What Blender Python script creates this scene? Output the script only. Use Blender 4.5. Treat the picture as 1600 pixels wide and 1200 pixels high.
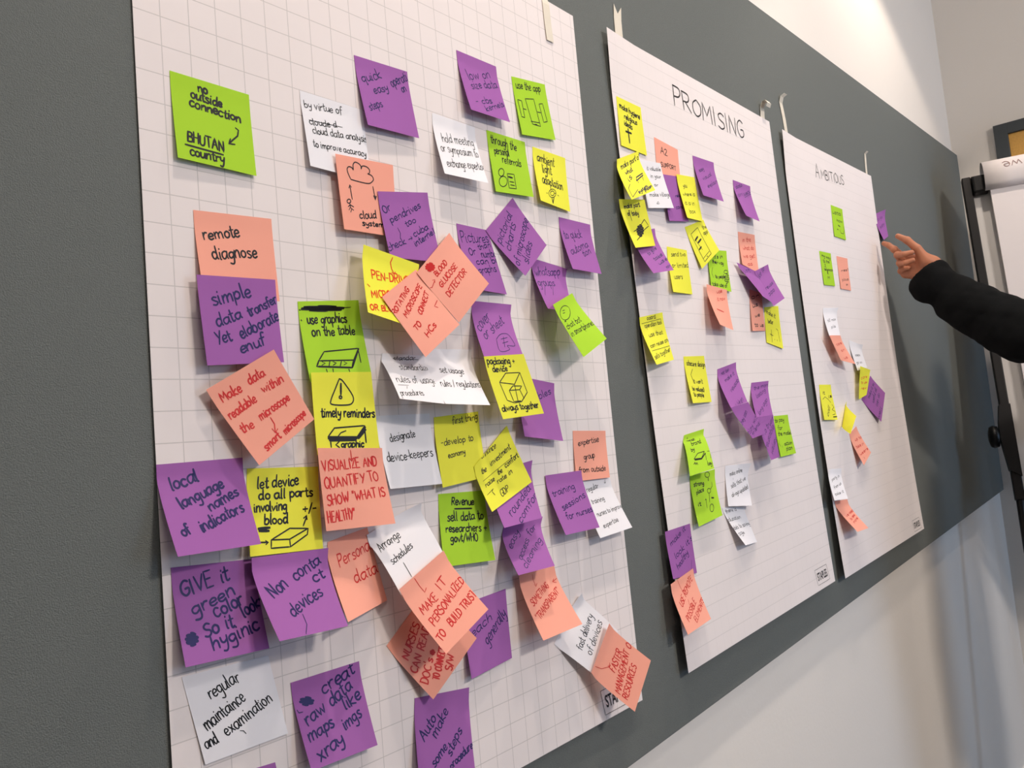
import bpy, bmesh, math, random
import numpy as np
from mathutils import Vector, Matrix

for o in list(bpy.data.objects): bpy.data.objects.remove(o, do_unlink=True)
SC = bpy.context.scene
COL = SC.collection
PI = math.pi
R = math.radians
Z0 = 1.85                       # height of the pin board's reference line above the floor, metres
def V(x, d, z): return Vector((x / 1000, -d / 1000, Z0 + z / 1000))   # mm along the wall, off the wall, up

# ------------------------------------------------------------------ camera
cam_data = bpy.data.cameras.new('camera'); cam = bpy.data.objects.new('camera', cam_data); COL.objects.link(cam)
yaw, pitch, roll = .884864, .0426316, -.1152423
fwd = Vector((math.sin(yaw) * math.cos(pitch), math.cos(yaw) * math.cos(pitch), math.sin(pitch)))
r0 = Vector((math.cos(yaw), -math.sin(yaw), 0)); u0 = r0.cross(fwd)
rt = math.cos(roll) * r0 + math.sin(roll) * u0; up = -math.sin(roll) * r0 + math.cos(roll) * u0
M = Matrix((rt, up, -fwd)).transposed().to_4x4(); M.translation = V(-347.87, 628.49, -371.42)
cam.matrix_world = M
cam_data.sensor_width = 36; cam_data.lens = 36 * 1323.4 / 1600; cam_data.clip_start = .02
SC.camera = cam

# ------------------------------------------------------------------ world and exposure
SC.view_settings.view_transform = 'Standard'; SC.view_settings.look = 'None'
SC.view_settings.gamma = 1; SC.view_settings.use_curve_mapping = False
SC.view_settings.exposure = 0.06
W = bpy.data.worlds.new('world'); SC.world = W; W.use_nodes = True
W.node_tree.nodes['Background'].inputs[0].default_value = (.75, .82, 1, 1)
W.node_tree.nodes['Background'].inputs[1].default_value = .05

# ------------------------------------------------------------------ lights
def area(name, loc, target, sx, sy, power, col):
    l = bpy.data.lights.new(name, 'AREA'); l.shape = 'RECTANGLE'; l.size = sx; l.size_y = sy; l.energy = power; l.color = col
    o = bpy.data.objects.new(name, l); COL.objects.link(o); o.location = loc
    o.rotation_euler = (Vector(target) - Vector(loc)).to_track_quat('-Z', 'Y').to_euler(); return o
WARM = (1, .86, .74)
area('window_light', (2.9, -3.9, 1.6), (2.5, 0, 1.2), 1.4, 1.3, 42, (.4, .64, 1))      # daylight from the window at the back of the room
area('room_light', (-.35, -1.25, 3.03), (-.35, -.75, 0), .6, .25, 8, (1, .9, .83))      # fill lamps added overhead, for the room's unseen ceiling lights
area('room_light', (.8, -3.0, 3.03), (2.2, -.6, .9), .5, .3, 74, (1, .9, .83))
area('room_light', (.5, -3.7, 3.03), (1.2, -1.2, 1.0), .6, .4, 14, (1, .91, .84))

# ------------------------------------------------------------------ helpers
def link(o, parent=None):
    COL.objects.link(o)
    if parent: o.parent = parent
    return o
def mesh_obj(name, verts, faces, mat, parent=None, smooth=False, uv=None):
    me = bpy.data.meshes.new(name); me.from_pydata([tuple(v) for v in verts], [], faces); me.update()
    if uv is not None:
        l = me.uv_layers.new(name='UVMap')
        for lp in me.loops: l.data[lp.index].uv = uv[lp.vertex_index]
    if smooth: me.polygons.foreach_set('use_smooth', [True] * len(me.polygons))
    me.materials.append(mat); o = bpy.data.objects.new(name, me)
    return link(o, parent)
def bm_obj(name, bm, mat, parent=None, smooth=False):
    me = bpy.data.meshes.new(name); bmesh.ops.recalc_face_normals(bm, faces=bm.faces); bm.to_mesh(me); bm.free()
    if smooth: me.polygons.foreach_set('use_smooth', [True] * len(me.polygons))
    me.materials.append(mat); return link(bpy.data.objects.new(name, me), parent)
def empty(name, loc):
    o = bpy.data.objects.new(name, None); o.location = loc; o.empty_display_size = .05; return link(o)
def tag(o, label, cat, group=None):
    o['label'] = label; o['category'] = cat
    if group: o['group'] = group
    return o
def structure(o): o['kind'] = 'structure'; return o
def box(bm, lo, hi, mat=None, bevel=0):
    lo, hi = Vector(lo), Vector(hi); r = bmesh.ops.create_cube(bm, size=1)
    T = Matrix.Translation((lo + hi) / 2) @ Matrix.Diagonal((*(hi - lo), 1))
    bmesh.ops.transform(bm, matrix=(mat @ T) if mat else T, verts=r['verts'])
    if bevel:
        es = {e for v in r['verts'] for e in v.link_edges}
        bmesh.ops.bevel(bm, geom=list(es), offset=bevel, segments=2, affect='EDGES', profile=.5)
def cyl(bm, a, b, ra, rb=None, n=20):
    a, b = Vector(a), Vector(b); rb = ra if rb is None else rb
    m = Matrix.Translation((a + b) / 2) @ (b - a).to_track_quat('Z', 'Y').to_matrix().to_4x4()
    bmesh.ops.create_cone(bm, cap_ends=True, segments=n, radius1=ra, radius2=rb, depth=(b - a).length, matrix=m)
def srgb(r, g, b): return tuple(((c / 255 + .055) / 1.055) ** 2.4 if c > 10 else c / 255 / 12.92 for c in (r, g, b)) + (1,)
def nodes(name):
    m = bpy.data.materials.new(name); m.use_nodes = True; nt = m.node_tree; b = nt.nodes['Principled BSDF']; return m, nt, b
def plain(name, col, rough=.6, noise=0, scale=30, bump=0, bscale=200, spec=.3):
    m, nt, b = nodes(name); b.inputs['Roughness'].default_value = rough; b.inputs['Specular IOR Level'].default_value = spec
    b.inputs['Base Color'].default_value = col
    tc = nt.nodes.new('ShaderNodeTexCoord')
    if noise:
        t = nt.nodes.new('ShaderNodeTexNoise'); t.inputs['Scale'].default_value = scale; t.inputs['Detail'].default_value = 6
        mx = nt.nodes.new('ShaderNodeMix'); mx.data_type = 'RGBA'
        mx.inputs[6].default_value = tuple(c * (1 - noise) for c in col[:3]) + (1,); mx.inputs[7].default_value = tuple(min(1, c * (1 + noise)) for c in col[:3]) + (1,)
        nt.links.new(tc.outputs['Object'], t.inputs['Vector']); nt.links.new(t.outputs['Fac'], mx.inputs[0]); nt.links.new(mx.outputs[2], b.inputs['Base Color'])
    if bump:
        t = nt.nodes.new('ShaderNodeTexNoise'); t.inputs['Scale'].default_value = bscale; t.inputs['Detail'].default_value = 4
        bp = nt.nodes.new('ShaderNodeBump'); bp.inputs['Strength'].default_value = bump; bp.inputs['Distance'].default_value = .002
        nt.links.new(tc.outputs['Object'], t.inputs['Vector']); nt.links.new(t.outputs['Fac'], bp.inputs['Height']); nt.links.new(bp.outputs['Normal'], b.inputs['Normal'])
    return m
def paper(name, col, trans=.15, grid=None):
    """matt paper that lets a little light through; grid = (cells across, cells down, line colour) printed squares"""
    m, nt, b = nodes(name); nt.nodes.remove(b); out = nt.nodes['Material Output']
    d = nt.nodes.new('ShaderNodeBsdfDiffuse'); t = nt.nodes.new('ShaderNodeBsdfTranslucent'); mx = nt.nodes.new('ShaderNodeMixShader'); mx.inputs[0].default_value = trans
    n = nt.nodes.new('ShaderNodeTexNoise'); n.inputs['Scale'].default_value = 9; n.inputs['Detail'].default_value = 3
    tc = nt.nodes.new('ShaderNodeTexCoord'); nt.links.new(tc.outputs['Object'], n.inputs['Vector'])
    c = nt.nodes.new('ShaderNodeMix'); c.data_type = 'RGBA'
    c.inputs[6].default_value = tuple(x * .96 for x in col[:3]) + (1,); c.inputs[7].default_value = tuple(min(1, x * 1.04) for x in col[:3]) + (1,)
    nt.links.new(n.outputs['Fac'], c.inputs[0]); colour = c.outputs[2]
    if grid:
        nx, ny, lc, ox, oy, strv, strh = grid
        sep = nt.nodes.new('ShaderNodeSeparateXYZ'); nt.links.new(tc.outputs['UV'], sep.inputs[0]); facs = []
        def math_(op, a, b=None):
            k = nt.nodes.new('ShaderNodeMath'); k.operation = op
            for i, x in enumerate((a, b)):
                if x is None: continue
                if isinstance(x, (int, float)): k.inputs[i].default_value = x
                else: nt.links.new(x, k.inputs[i])
            return k.outputs[0]
        for ax, cnt, off, st in (('X', nx, ox, strv), ('Y', ny, oy, strh)):
            f = math_('FRACT', math_('ADD', math_('MULTIPLY', sep.outputs[ax], cnt), off))
            near = math_('MINIMUM', f, math_('SUBTRACT', 1, f))
            facs.append(math_('MULTIPLY', math_('LESS_THAN', near, .016), st))
        fac = math_('MAXIMUM', *facs)
        c2 = nt.nodes.new('ShaderNodeMix'); c2.data_type = 'RGBA'; c2.inputs[7].default_value = lc
        nt.links.new(fac, c2.inputs[0]); nt.links.new(colour, c2.inputs[6]); colour = c2.outputs[2]
    nt.links.new(colour, d.inputs[0]); nt.links.new(colour, t.inputs[0])
    nt.links.new(d.outputs[0], mx.inputs[1]); nt.links.new(t.outputs[0], mx.inputs[2]); nt.links.new(mx.outputs[0], out.inputs[0])
    return m
def glow(name, col, s):
    m, nt, b = nodes(name); b.inputs['Emission Color'].default_value = col; b.inputs['Emission Strength'].default_value = s; return m

MAT = dict(
    purple=paper('purple_paper', srgb(170, 108, 178)), coral=paper('coral_paper', srgb(255, 178, 156)),
    green=paper('green_paper', srgb(180, 224, 66)), yellow=paper('yellow_paper', srgb(246, 244, 84)), white=paper('white_paper', srgb(246, 244, 247)),
    black=plain('black_ink', srgb(24, 22, 24), .5), navy=plain('navy_ink', srgb(34, 30, 88), .5), red=plain('red_ink', srgb(204, 30, 28), .5), orange=plain('orange_ink', srgb(222, 72, 20), .5),
    print=plain('black_print', srgb(30, 28, 30), .6), pencil=plain('grey_marker', srgb(44, 40, 40), .6),
    board=plain('grey_board_fabric', srgb(106, 110, 107), .85, .1, 700, .5, 900, .15),
    wall=plain('wall_paint', srgb(226, 220, 212), .75, .02, 3, .12, 120, .2), ceiling=plain('ceiling_paint', srgb(235, 233, 228), .8, .01, 3),
    floor=plain('grey_carpet', srgb(96, 98, 104), .95, .2, 300, .4, 500), tape=plain('masking_tape', srgb(222, 213, 196), .6, .05, 60),
    darkframe=plain('dark_grey_frame', srgb(66, 70, 72), .5, .05, 40), cork=plain('cork', srgb(206, 158, 84), .85, .14, 160, .4, 200),
    blackmetal=plain('black_metal', srgb(22, 19, 18), .45, .05, 40), blackplastic=plain('black_plastic', srgb(13, 12, 12), .4), chrome=plain('chrome', srgb(200, 200, 200), .25),
    panel=plain('easel_panel', srgb(206, 202, 198), .5, .02, 5), skin=plain('skin', srgb(182, 118, 88), .5, .1, 60, .15, 300, .35),
    nail=plain('nail', srgb(206, 150, 128), .3), jacket=plain('black_knit', srgb(14, 15, 16), .9, .15, 200, .3, 700, .12), trousers=plain('dark_denim', srgb(36, 40, 56), .9, .1, 200),
    hair=plain('dark_hair', srgb(28, 22, 20), .5, .2, 80), shoe=plain('black_leather', srgb(24, 22, 22), .4), eye=plain('eye_white', srgb(232, 228, 222), .3), lip=plain('lips', srgb(150, 86, 76), .5),
    lamp=glow('lamp_glass', (1, .9, .78, 1), 6))

# ------------------------------------------------------------------ the room
XW, YB, XL, ZC = 3.19, .018, -3.2, 3.06
def slab(name, lo, hi, mat):
    bm = bmesh.new(); box(bm, lo, hi); return structure(bm_obj(name, bm, mat))
slab('wall_front', (XL - .1, YB, 0), (XW + .1, YB + .1, ZC), MAT['wall'])
slab('wall_right', (XW, -4.6, 0), (XW + .1, YB, ZC), MAT['wall'])
slab('wall_left', (XL - .1, -4.6, 0), (XL, YB, ZC), MAT['wall'])
slab('wall_back', (XL - .1, -4.7, 0), (XW + .1, -4.6, ZC), MAT['wall'])
slab('floor', (XL - .1, -4.7, -.1), (XW + .1, YB + .1, 0), MAT['floor'])
slab('ceiling', (XL - .1, -4.7, ZC), (XW + .1, YB + .1, ZC + .1), MAT['ceiling'])
for n, lo, hi in (('baseboard_front', (XL, YB - .014, 0), (XW, YB, .1)), ('baseboard_right', (XW - .014, -4.6, 0), (XW, YB - .014, .1))): slab(n, lo, hi, MAT['ceiling'])

# downlights in the ceiling, close to the board wall
def downlight(x, y, power, angle, blend, label):
    t = empty('ceiling_downlight', (x, y, ZC)); tag(t, label, 'ceiling light', 'downlights in the ceiling')
    bm = bmesh.new(); n = 28
    prof_ = [(.062, -.001), (.062, -.008), (.05, -.010), (.045, -.004)]
    rings = [[bm.verts.new((r * math.cos(2 * PI * i / n), r * math.sin(2 * PI * i / n), z)) for i in range(n)] for r, z in prof_]
    for a, b in zip(rings, rings[1:]):
        for i in range(n): bm.faces.new((a[i], a[(i + 1) % n], b[(i + 1) % n], b[i]))
    bm_obj('rim', bm, MAT['ceiling'], t, True)
    bm = bmesh.new(); bmesh.ops.create_circle(bm, cap_ends=True, segments=n, radius=.045, matrix=Matrix.Translation((0, 0, -.003))); bm_obj('lens', bm, MAT['lamp'], t)
    l = bpy.data.lights.new('downlight_bulb', 'SPOT'); l.energy = power; l.color = WARM; l.spot_size = R(angle); l.spot_blend = blend; l.shadow_soft_size = .035
    o = link(bpy.data.objects.new('downlight_bulb', l)); o.location = (x, y, ZC - .02)
downlight(.25, -.45, 41, 116, .9, 'round recessed ceiling downlight above the nearest sheet')
downlight(1.2, -.45, 34, 116, .9, 'round recessed ceiling downlight above the middle sheet')
downlight(2.2, -.45, 29, 110, .22, 'round recessed ceiling downlight above the farthest sheet')

# the grey pin board on the front wall
t = empty('pin_board', (1.1, YB, Z0 - .83)); tag(t, 'large grey fabric pin board along the wall behind the three sheets', 'pin board')
bm = bmesh.new(); box(bm, (-1.45 - 1.1, -YB, 0), (3.1735 - 1.1, -.0005, 1.249), None, .002); bm_obj('fabric_panel', bm, MAT['board'], t)

# cork board on the right-hand wall
t = empty('cork_board', (XW, -.43, Z0 + .10)); tag(t, 'cork notice board in a dark grey frame on the far wall', 'notice board')
def frame_bar(bm, y0, y1, z0, z1): box(bm, (-.022, y0, z0), (-.0005, y1, z1), None, .0015)
bm = bmesh.new(); zt = .387
frame_bar(bm, .26, .303, -.25, zt); frame_bar(bm, -.5, -.457, -.25, zt); frame_bar(bm, -.457, .26, zt - .04, zt); frame_bar(bm, -.457, .26, -.25, -.21); bm_obj('frame', bm, MAT['darkframe'], t)
bm = bmesh.new(); box(bm, (-.012, -.4565, -.2095), (-.001, .2595, zt - .0405)); bm_obj('cork_panel', bm, MAT['cork'], t)

# ------------------------------------------------------------------ hand lettering: a single-stroke alphabet
GLYPHS = {}
for row in '''a 5.4|4.6,4.4 3,5 1,4 .6,2 1.6,.2 3.2,.6 4.5,3;4.6,5 4.5,1.5 5.2,.2
b 5|.8,9 .8,.3;.8,3 2.4,5 4.2,4 4.3,1.6 2.6,0 .8,.8
c 4.4|4,4.2 2.4,5 .8,3.6 .8,1.2 2.2,0 4,.8
d 5.2|4.2,4 2.4,5 .8,3.5 .9,1 2.3,0 4,1.6;4.3,9 4.2,1.2 4.9,0
e 4.6|.8,2.4 3.8,2.9 3.6,4.6 2.2,5 .8,3.4 .9,1 2.4,0 4.1,.9
f 3.6|3.8,8.4 2.6,9 1.8,7.5 1.6,-.5;.2,5 3.4,5.2
g 5|4.2,4.4 2.6,5 .9,3.8 1,1.6 2.4,.8 4.1,2.2;4.3,5 4.2,-1.5 3,-3.4 .8,-2.8
h 5|.8,9 .8,0;.8,2.8 2.4,5 3.9,4.2 4.2,0
i 2.2|1,5 1,.6 1.6,0;1.1,7 1.2,7.4
j 2.6|1.6,5 1.6,-2 .2,-3.2;1.7,7 1.8,7.4
k 4.6|.8,9 .8,0;4,5 .9,2.2 4.2,0
l 2.2|1,9 1,.8 1.7,0
m 7.4|.7,5 .8,0;.8,3 2.2,5 3.3,4.2 3.4,0;3.4,3 5,5 6.2,4.2 6.5,0
n 5|.7,5 .8,0;.8,3 2.4,5 3.9,4.2 4.2,0
o 4.8|2.4,5 .9,3.8 .8,1.4 2.2,0 3.9,1 4.1,3.6 2.6,5
p 5|.8,5 .7,-3.5;.8,3 2.4,5 4.2,3.8 4.1,1.4 2.4,.2 .8,1.2
q 5|4.2,4.2 2.4,5 .8,3.6 .9,1.2 2.3,.2 4.1,1.8;4.3,5 4.2,-3.4 5,-2.6
r 3.8|.7,5 .8,0;.8,2.8 2,4.8 3.5,4.7
s 4|3.6,4.5 2,5 .9,4 2.2,2.6 3.6,1.4 2.4,0 .5,.5
t 3.4|1.7,8 1.6,1 2.4,0 3.3,.6;.3,5.2 3.2,5.4
u 5|.7,5 .8,1.2 2,0 3.6,1 4.2,3;4.3,5 4.2,1 5,.1
v 4.6!.6,5 2.2,0 4.2,5
w 6.6!.6,5 1.8,0 3.3,4.2 4.6,0 6.2,5
x 4.4!.6,5 3.9,0;3.9,5 .6,0
y 4.6|.7,5 1,2.4 2.4,1.6 4,3;4.2,5 3.6,-1 2.4,-3.3 .7,-2.8
z 4.2!.7,4.8 3.7,4.9 .6,.2 3.9,.2
A 5.6!.4,0 2.8,9 5,0;1.2,3.4 4.4,3.4
B 5|.8,0 .8,9;.8,9 3.6,8.6 3.6,5.4 .9,4.8 4.2,4.2 4.4,.8 .8,0
C 5.2|4.6,8 2.8,9 .9,6.5 .9,2.5 2.6,0 4.7,1
D 5.4|.8,0 .8,9;.5,9 3.6,8.2 4.8,4.6 3.6,.8 .6,0
E 4.8!4.2,9 .8,9 .8,0 4.3,0;.8,4.7 3.6,4.8
F 4.8!.8,0 .8,9 4.2,9;.8,4.7 3.4,4.8
G 5.4|4.6,8 2.8,9 .9,6.5 .9,2.5 2.6,0 4.5,1.2 4.6,4 2.8,4
H 5.4!.8,9 .8,0;4.6,9 4.6,0;.8,4.5 4.6,4.7
I 2.4!1.2,9 1.2,0
K 5.2!.8,9 .8,0;4.4,9 .9,4.2 4.6,0
L 4.6!.9,9 .8,0 4.2,0
M 6.8!.6,0 1,9 3.2,3 5.6,9 6,0
N 5.5!.7,0 .8,9 4.6,0 4.7,9
O 5.8|2.8,9 .8,6.5 .8,2.4 2.6,0 4.8,2 5,6.4 2.9,9
P 5|.8,0 .8,9;.6,9 3.8,8.6 4.3,6.4 3.2,4.6 .8,4.2
Q 5.8|2.8,9 .8,6.5 .8,2.4 2.6,0 4.8,2 5,6.4 2.9,9;3.4,2 5.2,-.8
R 5.2|.8,0 .8,9;.6,9 3.8,8.6 4.3,6.4 3.2,4.6 .8,4.2;2,4.3 4.8,0
S 5|4.4,8 2.6,9 .9,7.4 1.6,5.2 4,3.8 4.2,1.4 2.4,0 .5,1
T 5!2.6,9 2.6,0;.2,9 5,9.1
U 5.2|.8,9 .8,2 2.6,0 4.4,2 4.6,9
V 5.2!.5,9 2.6,0 4.8,9
W 7!.4,9 1.8,0 3.4,6 5,0 6.6,9
Y 5.2!.5,9 2.6,4.6;4.8,9 1.8,0
Z 5!.6,9 4.4,9 .6,0 4.6,0
2 5|.8,7.4 2.4,9 4,7.4 3,4.4 .6,0;.6,.1 4.4,.2
- 3.6!.5,3.4 3,3.5
+ 5!.6,3.5 4.4,3.6;2.5,5.4 2.5,1.4
/ 4!.6,-1 3.6,9
" 3!.9,9.4 .7,7.4;2.1,9.4 1.9,7.4
' 2!1,9.4 .8,7.4
? 4.4|.8,7.4 2.4,9 3.8,7.2 2.2,4.6 2.2,3;2.2,.2 2.3,.5
. 2!1,0 1.2,.4
) 3|.6,9.4 2.2,6 2.2,2 .6,-1
( 3|2.2,9.4 .7,6 .7,2 2.2,-1'''.split('\n'):
    ch = row[0]; k = min(i for i in (row.find('|', 1) % 999, row.find('!', 1) % 999)); 
    GLYPHS[ch] = (float(row[2:k]), row[k] == '|', [[tuple(map(float, p.split(','))) for p in s.split()] for s in row[k + 1:].split(';')])
def smooth_line(p, n=4):
    if len(p) < 3: return p
    out = []
    for i in range(len(p) - 1):
        a, b, c, d = p[max(i - 1, 0)], p[i], p[i + 1], p[min(i + 2, len(p) - 1)]
        for j in range(n):
            t = j / n; out.append(tuple(.5 * (2 * b[k] + (c[k] - a[k]) * t + (2 * a[k] - 5 * b[k] + 4 * c[k] - d[k]) * t * t + (3 * b[k] - a[k] - 3 * c[k] + d[k]) * t ** 3) for k in (0, 1)))
    return out + [p[-1]]
def fine_line(p, step=.03):
    out = [p[0]]
    for a, b in zip(p, p[1:]):
        n = max(1, int(math.hypot(b[0] - a[0], b[1] - a[1]) / step))
        out += [(a[0] + (b[0] - a[0]) * i / n, a[1] + (b[1] - a[1]) * i / n) for i in range(1, n + 1)]
    return out
def text_strokes(text, u0, v0, u1, v1, h, rng, asp=1.):
    """strokes in sheet coordinates (v down) of a line of hand lettering with its baseline from (u0,v0) to (u1,v1)"""
    adv = sum(GLYPHS[c][0] if c != ' ' else 3.2 for c in text)
    ax, ay = (u1 - u0), (v1 - v0) * asp; L = math.hypot(ax, ay); ex = (ax / L, ay / L); ey = (ex[1], -ex[0])
    sx, sy = L / adv, h / 9.; x = 0; res = []
    for c in text:
        if c == ' ': x += 3.2; continue
        w, sm, st = GLYPHS[c]; jx, jy, sl, ks = rng.uniform(-.25, .25), rng.uniform(-.45, .45), rng.uniform(-.04, .1), rng.uniform(.9, 1.1)
        for s in st:
            pts = []
            for px, py in (smooth_line(s) if sm else s):
                gx = (x + px + jx) * sx + py * sy * sl; gy = (py * ks + jy) * sy
                pts.append((u0 + ex[0] * gx + ey[0] * gy, v0 + (ex[1] * gx + ey[1] * gy) / asp))
            res.append(pts)
        x += w
    return res
def ribbon(verts, faces, pts, surf, width, lift, size, rim=.004):
    """a pen stroke laid on a curved surface: surf(u,v) -> mm point; width in mm; size = (mm per u, mm per v)"""
    def clip(run):
        if len(run) < 2: return
        base = len(verts); m = len(run)
        for i, (u, v) in enumerate(run):
            a = run[max(i - 1, 0)]; b = run[min(i + 1, m - 1)]; dx, dy = (b[0] - a[0]) * size[0], (b[1] - a[1]) * size[1]; L = math.hypot(dx, dy) or 1
            k = width * (.36 if i in (0, m - 1) else .5); nx, ny = -dy / L * k / size[0], dx / L * k / size[1]
            ext = (width * .3 * (-1 if i == 0 else 1 if i == m - 1 else 0)); eu, ev = dx / L * ext / size[0], dy / L * ext / size[1]
            for s in (1, -1):
                p = surf(u + nx * s + eu, v + ny * s + ev); verts.append(V(p[0], p[1] + lift, p[2]))
        for i in range(m - 1): faces.append((base + 2 * i, base + 2 * i + 1, base + 2 * i + 3, base + 2 * i + 2))
    run = []
    for p in pts:
        if rim < p[0] < 1 - rim and rim < p[1] < 1 - rim: run.append(p)
        else: clip(run); run = []
    clip(run)

def lerp(a, b, t): return tuple(x + (y - x) * t for x, y in zip(a, b))
def bil(q, u, v): return lerp(lerp(q[0], q[1], u), lerp(q[3], q[2], u), v)
def prof(v, p, a=.16):
    v = min(max(v, 0.), 1.)
    return .03 * v if v < a else .03 * v + (1 - .03 * v) * ((v - a) / (1 - a)) ** p
def note_pt(q, p, peel, u, v):
    """point (X, depth, Z) in mm on a sticky note: glued along its top strip, the free end standing off the paper"""
    P = bil(q, u, v); t = lerp(q[0], q[1], u); b = lerp(q[3], q[2], u)
    d = t[1] + (b[1] - t[1]) * prof(v, p)
    if peel: d += peel * max(0., (u - v - .55) / .45) ** 2
    return (P[0], d, P[2])
def sheet_pt(s, q, u, v):
    P = bil(q, u, v)
    d0 = lerp(q[0], q[1], u)[1]; d1 = lerp(q[3], q[2], u)[1]
    d = d0 + (d1 - d0) * (v ** 3)
    d += 2.5 * (u * (1 - u) * 4) * (v * (1 - v) * 4)
    if s > 1: d += 3. * max(0., 1 - u / .14) * max(0., 1 - v / .1) * 1.5
    return (P[0], d, P[2])

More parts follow.
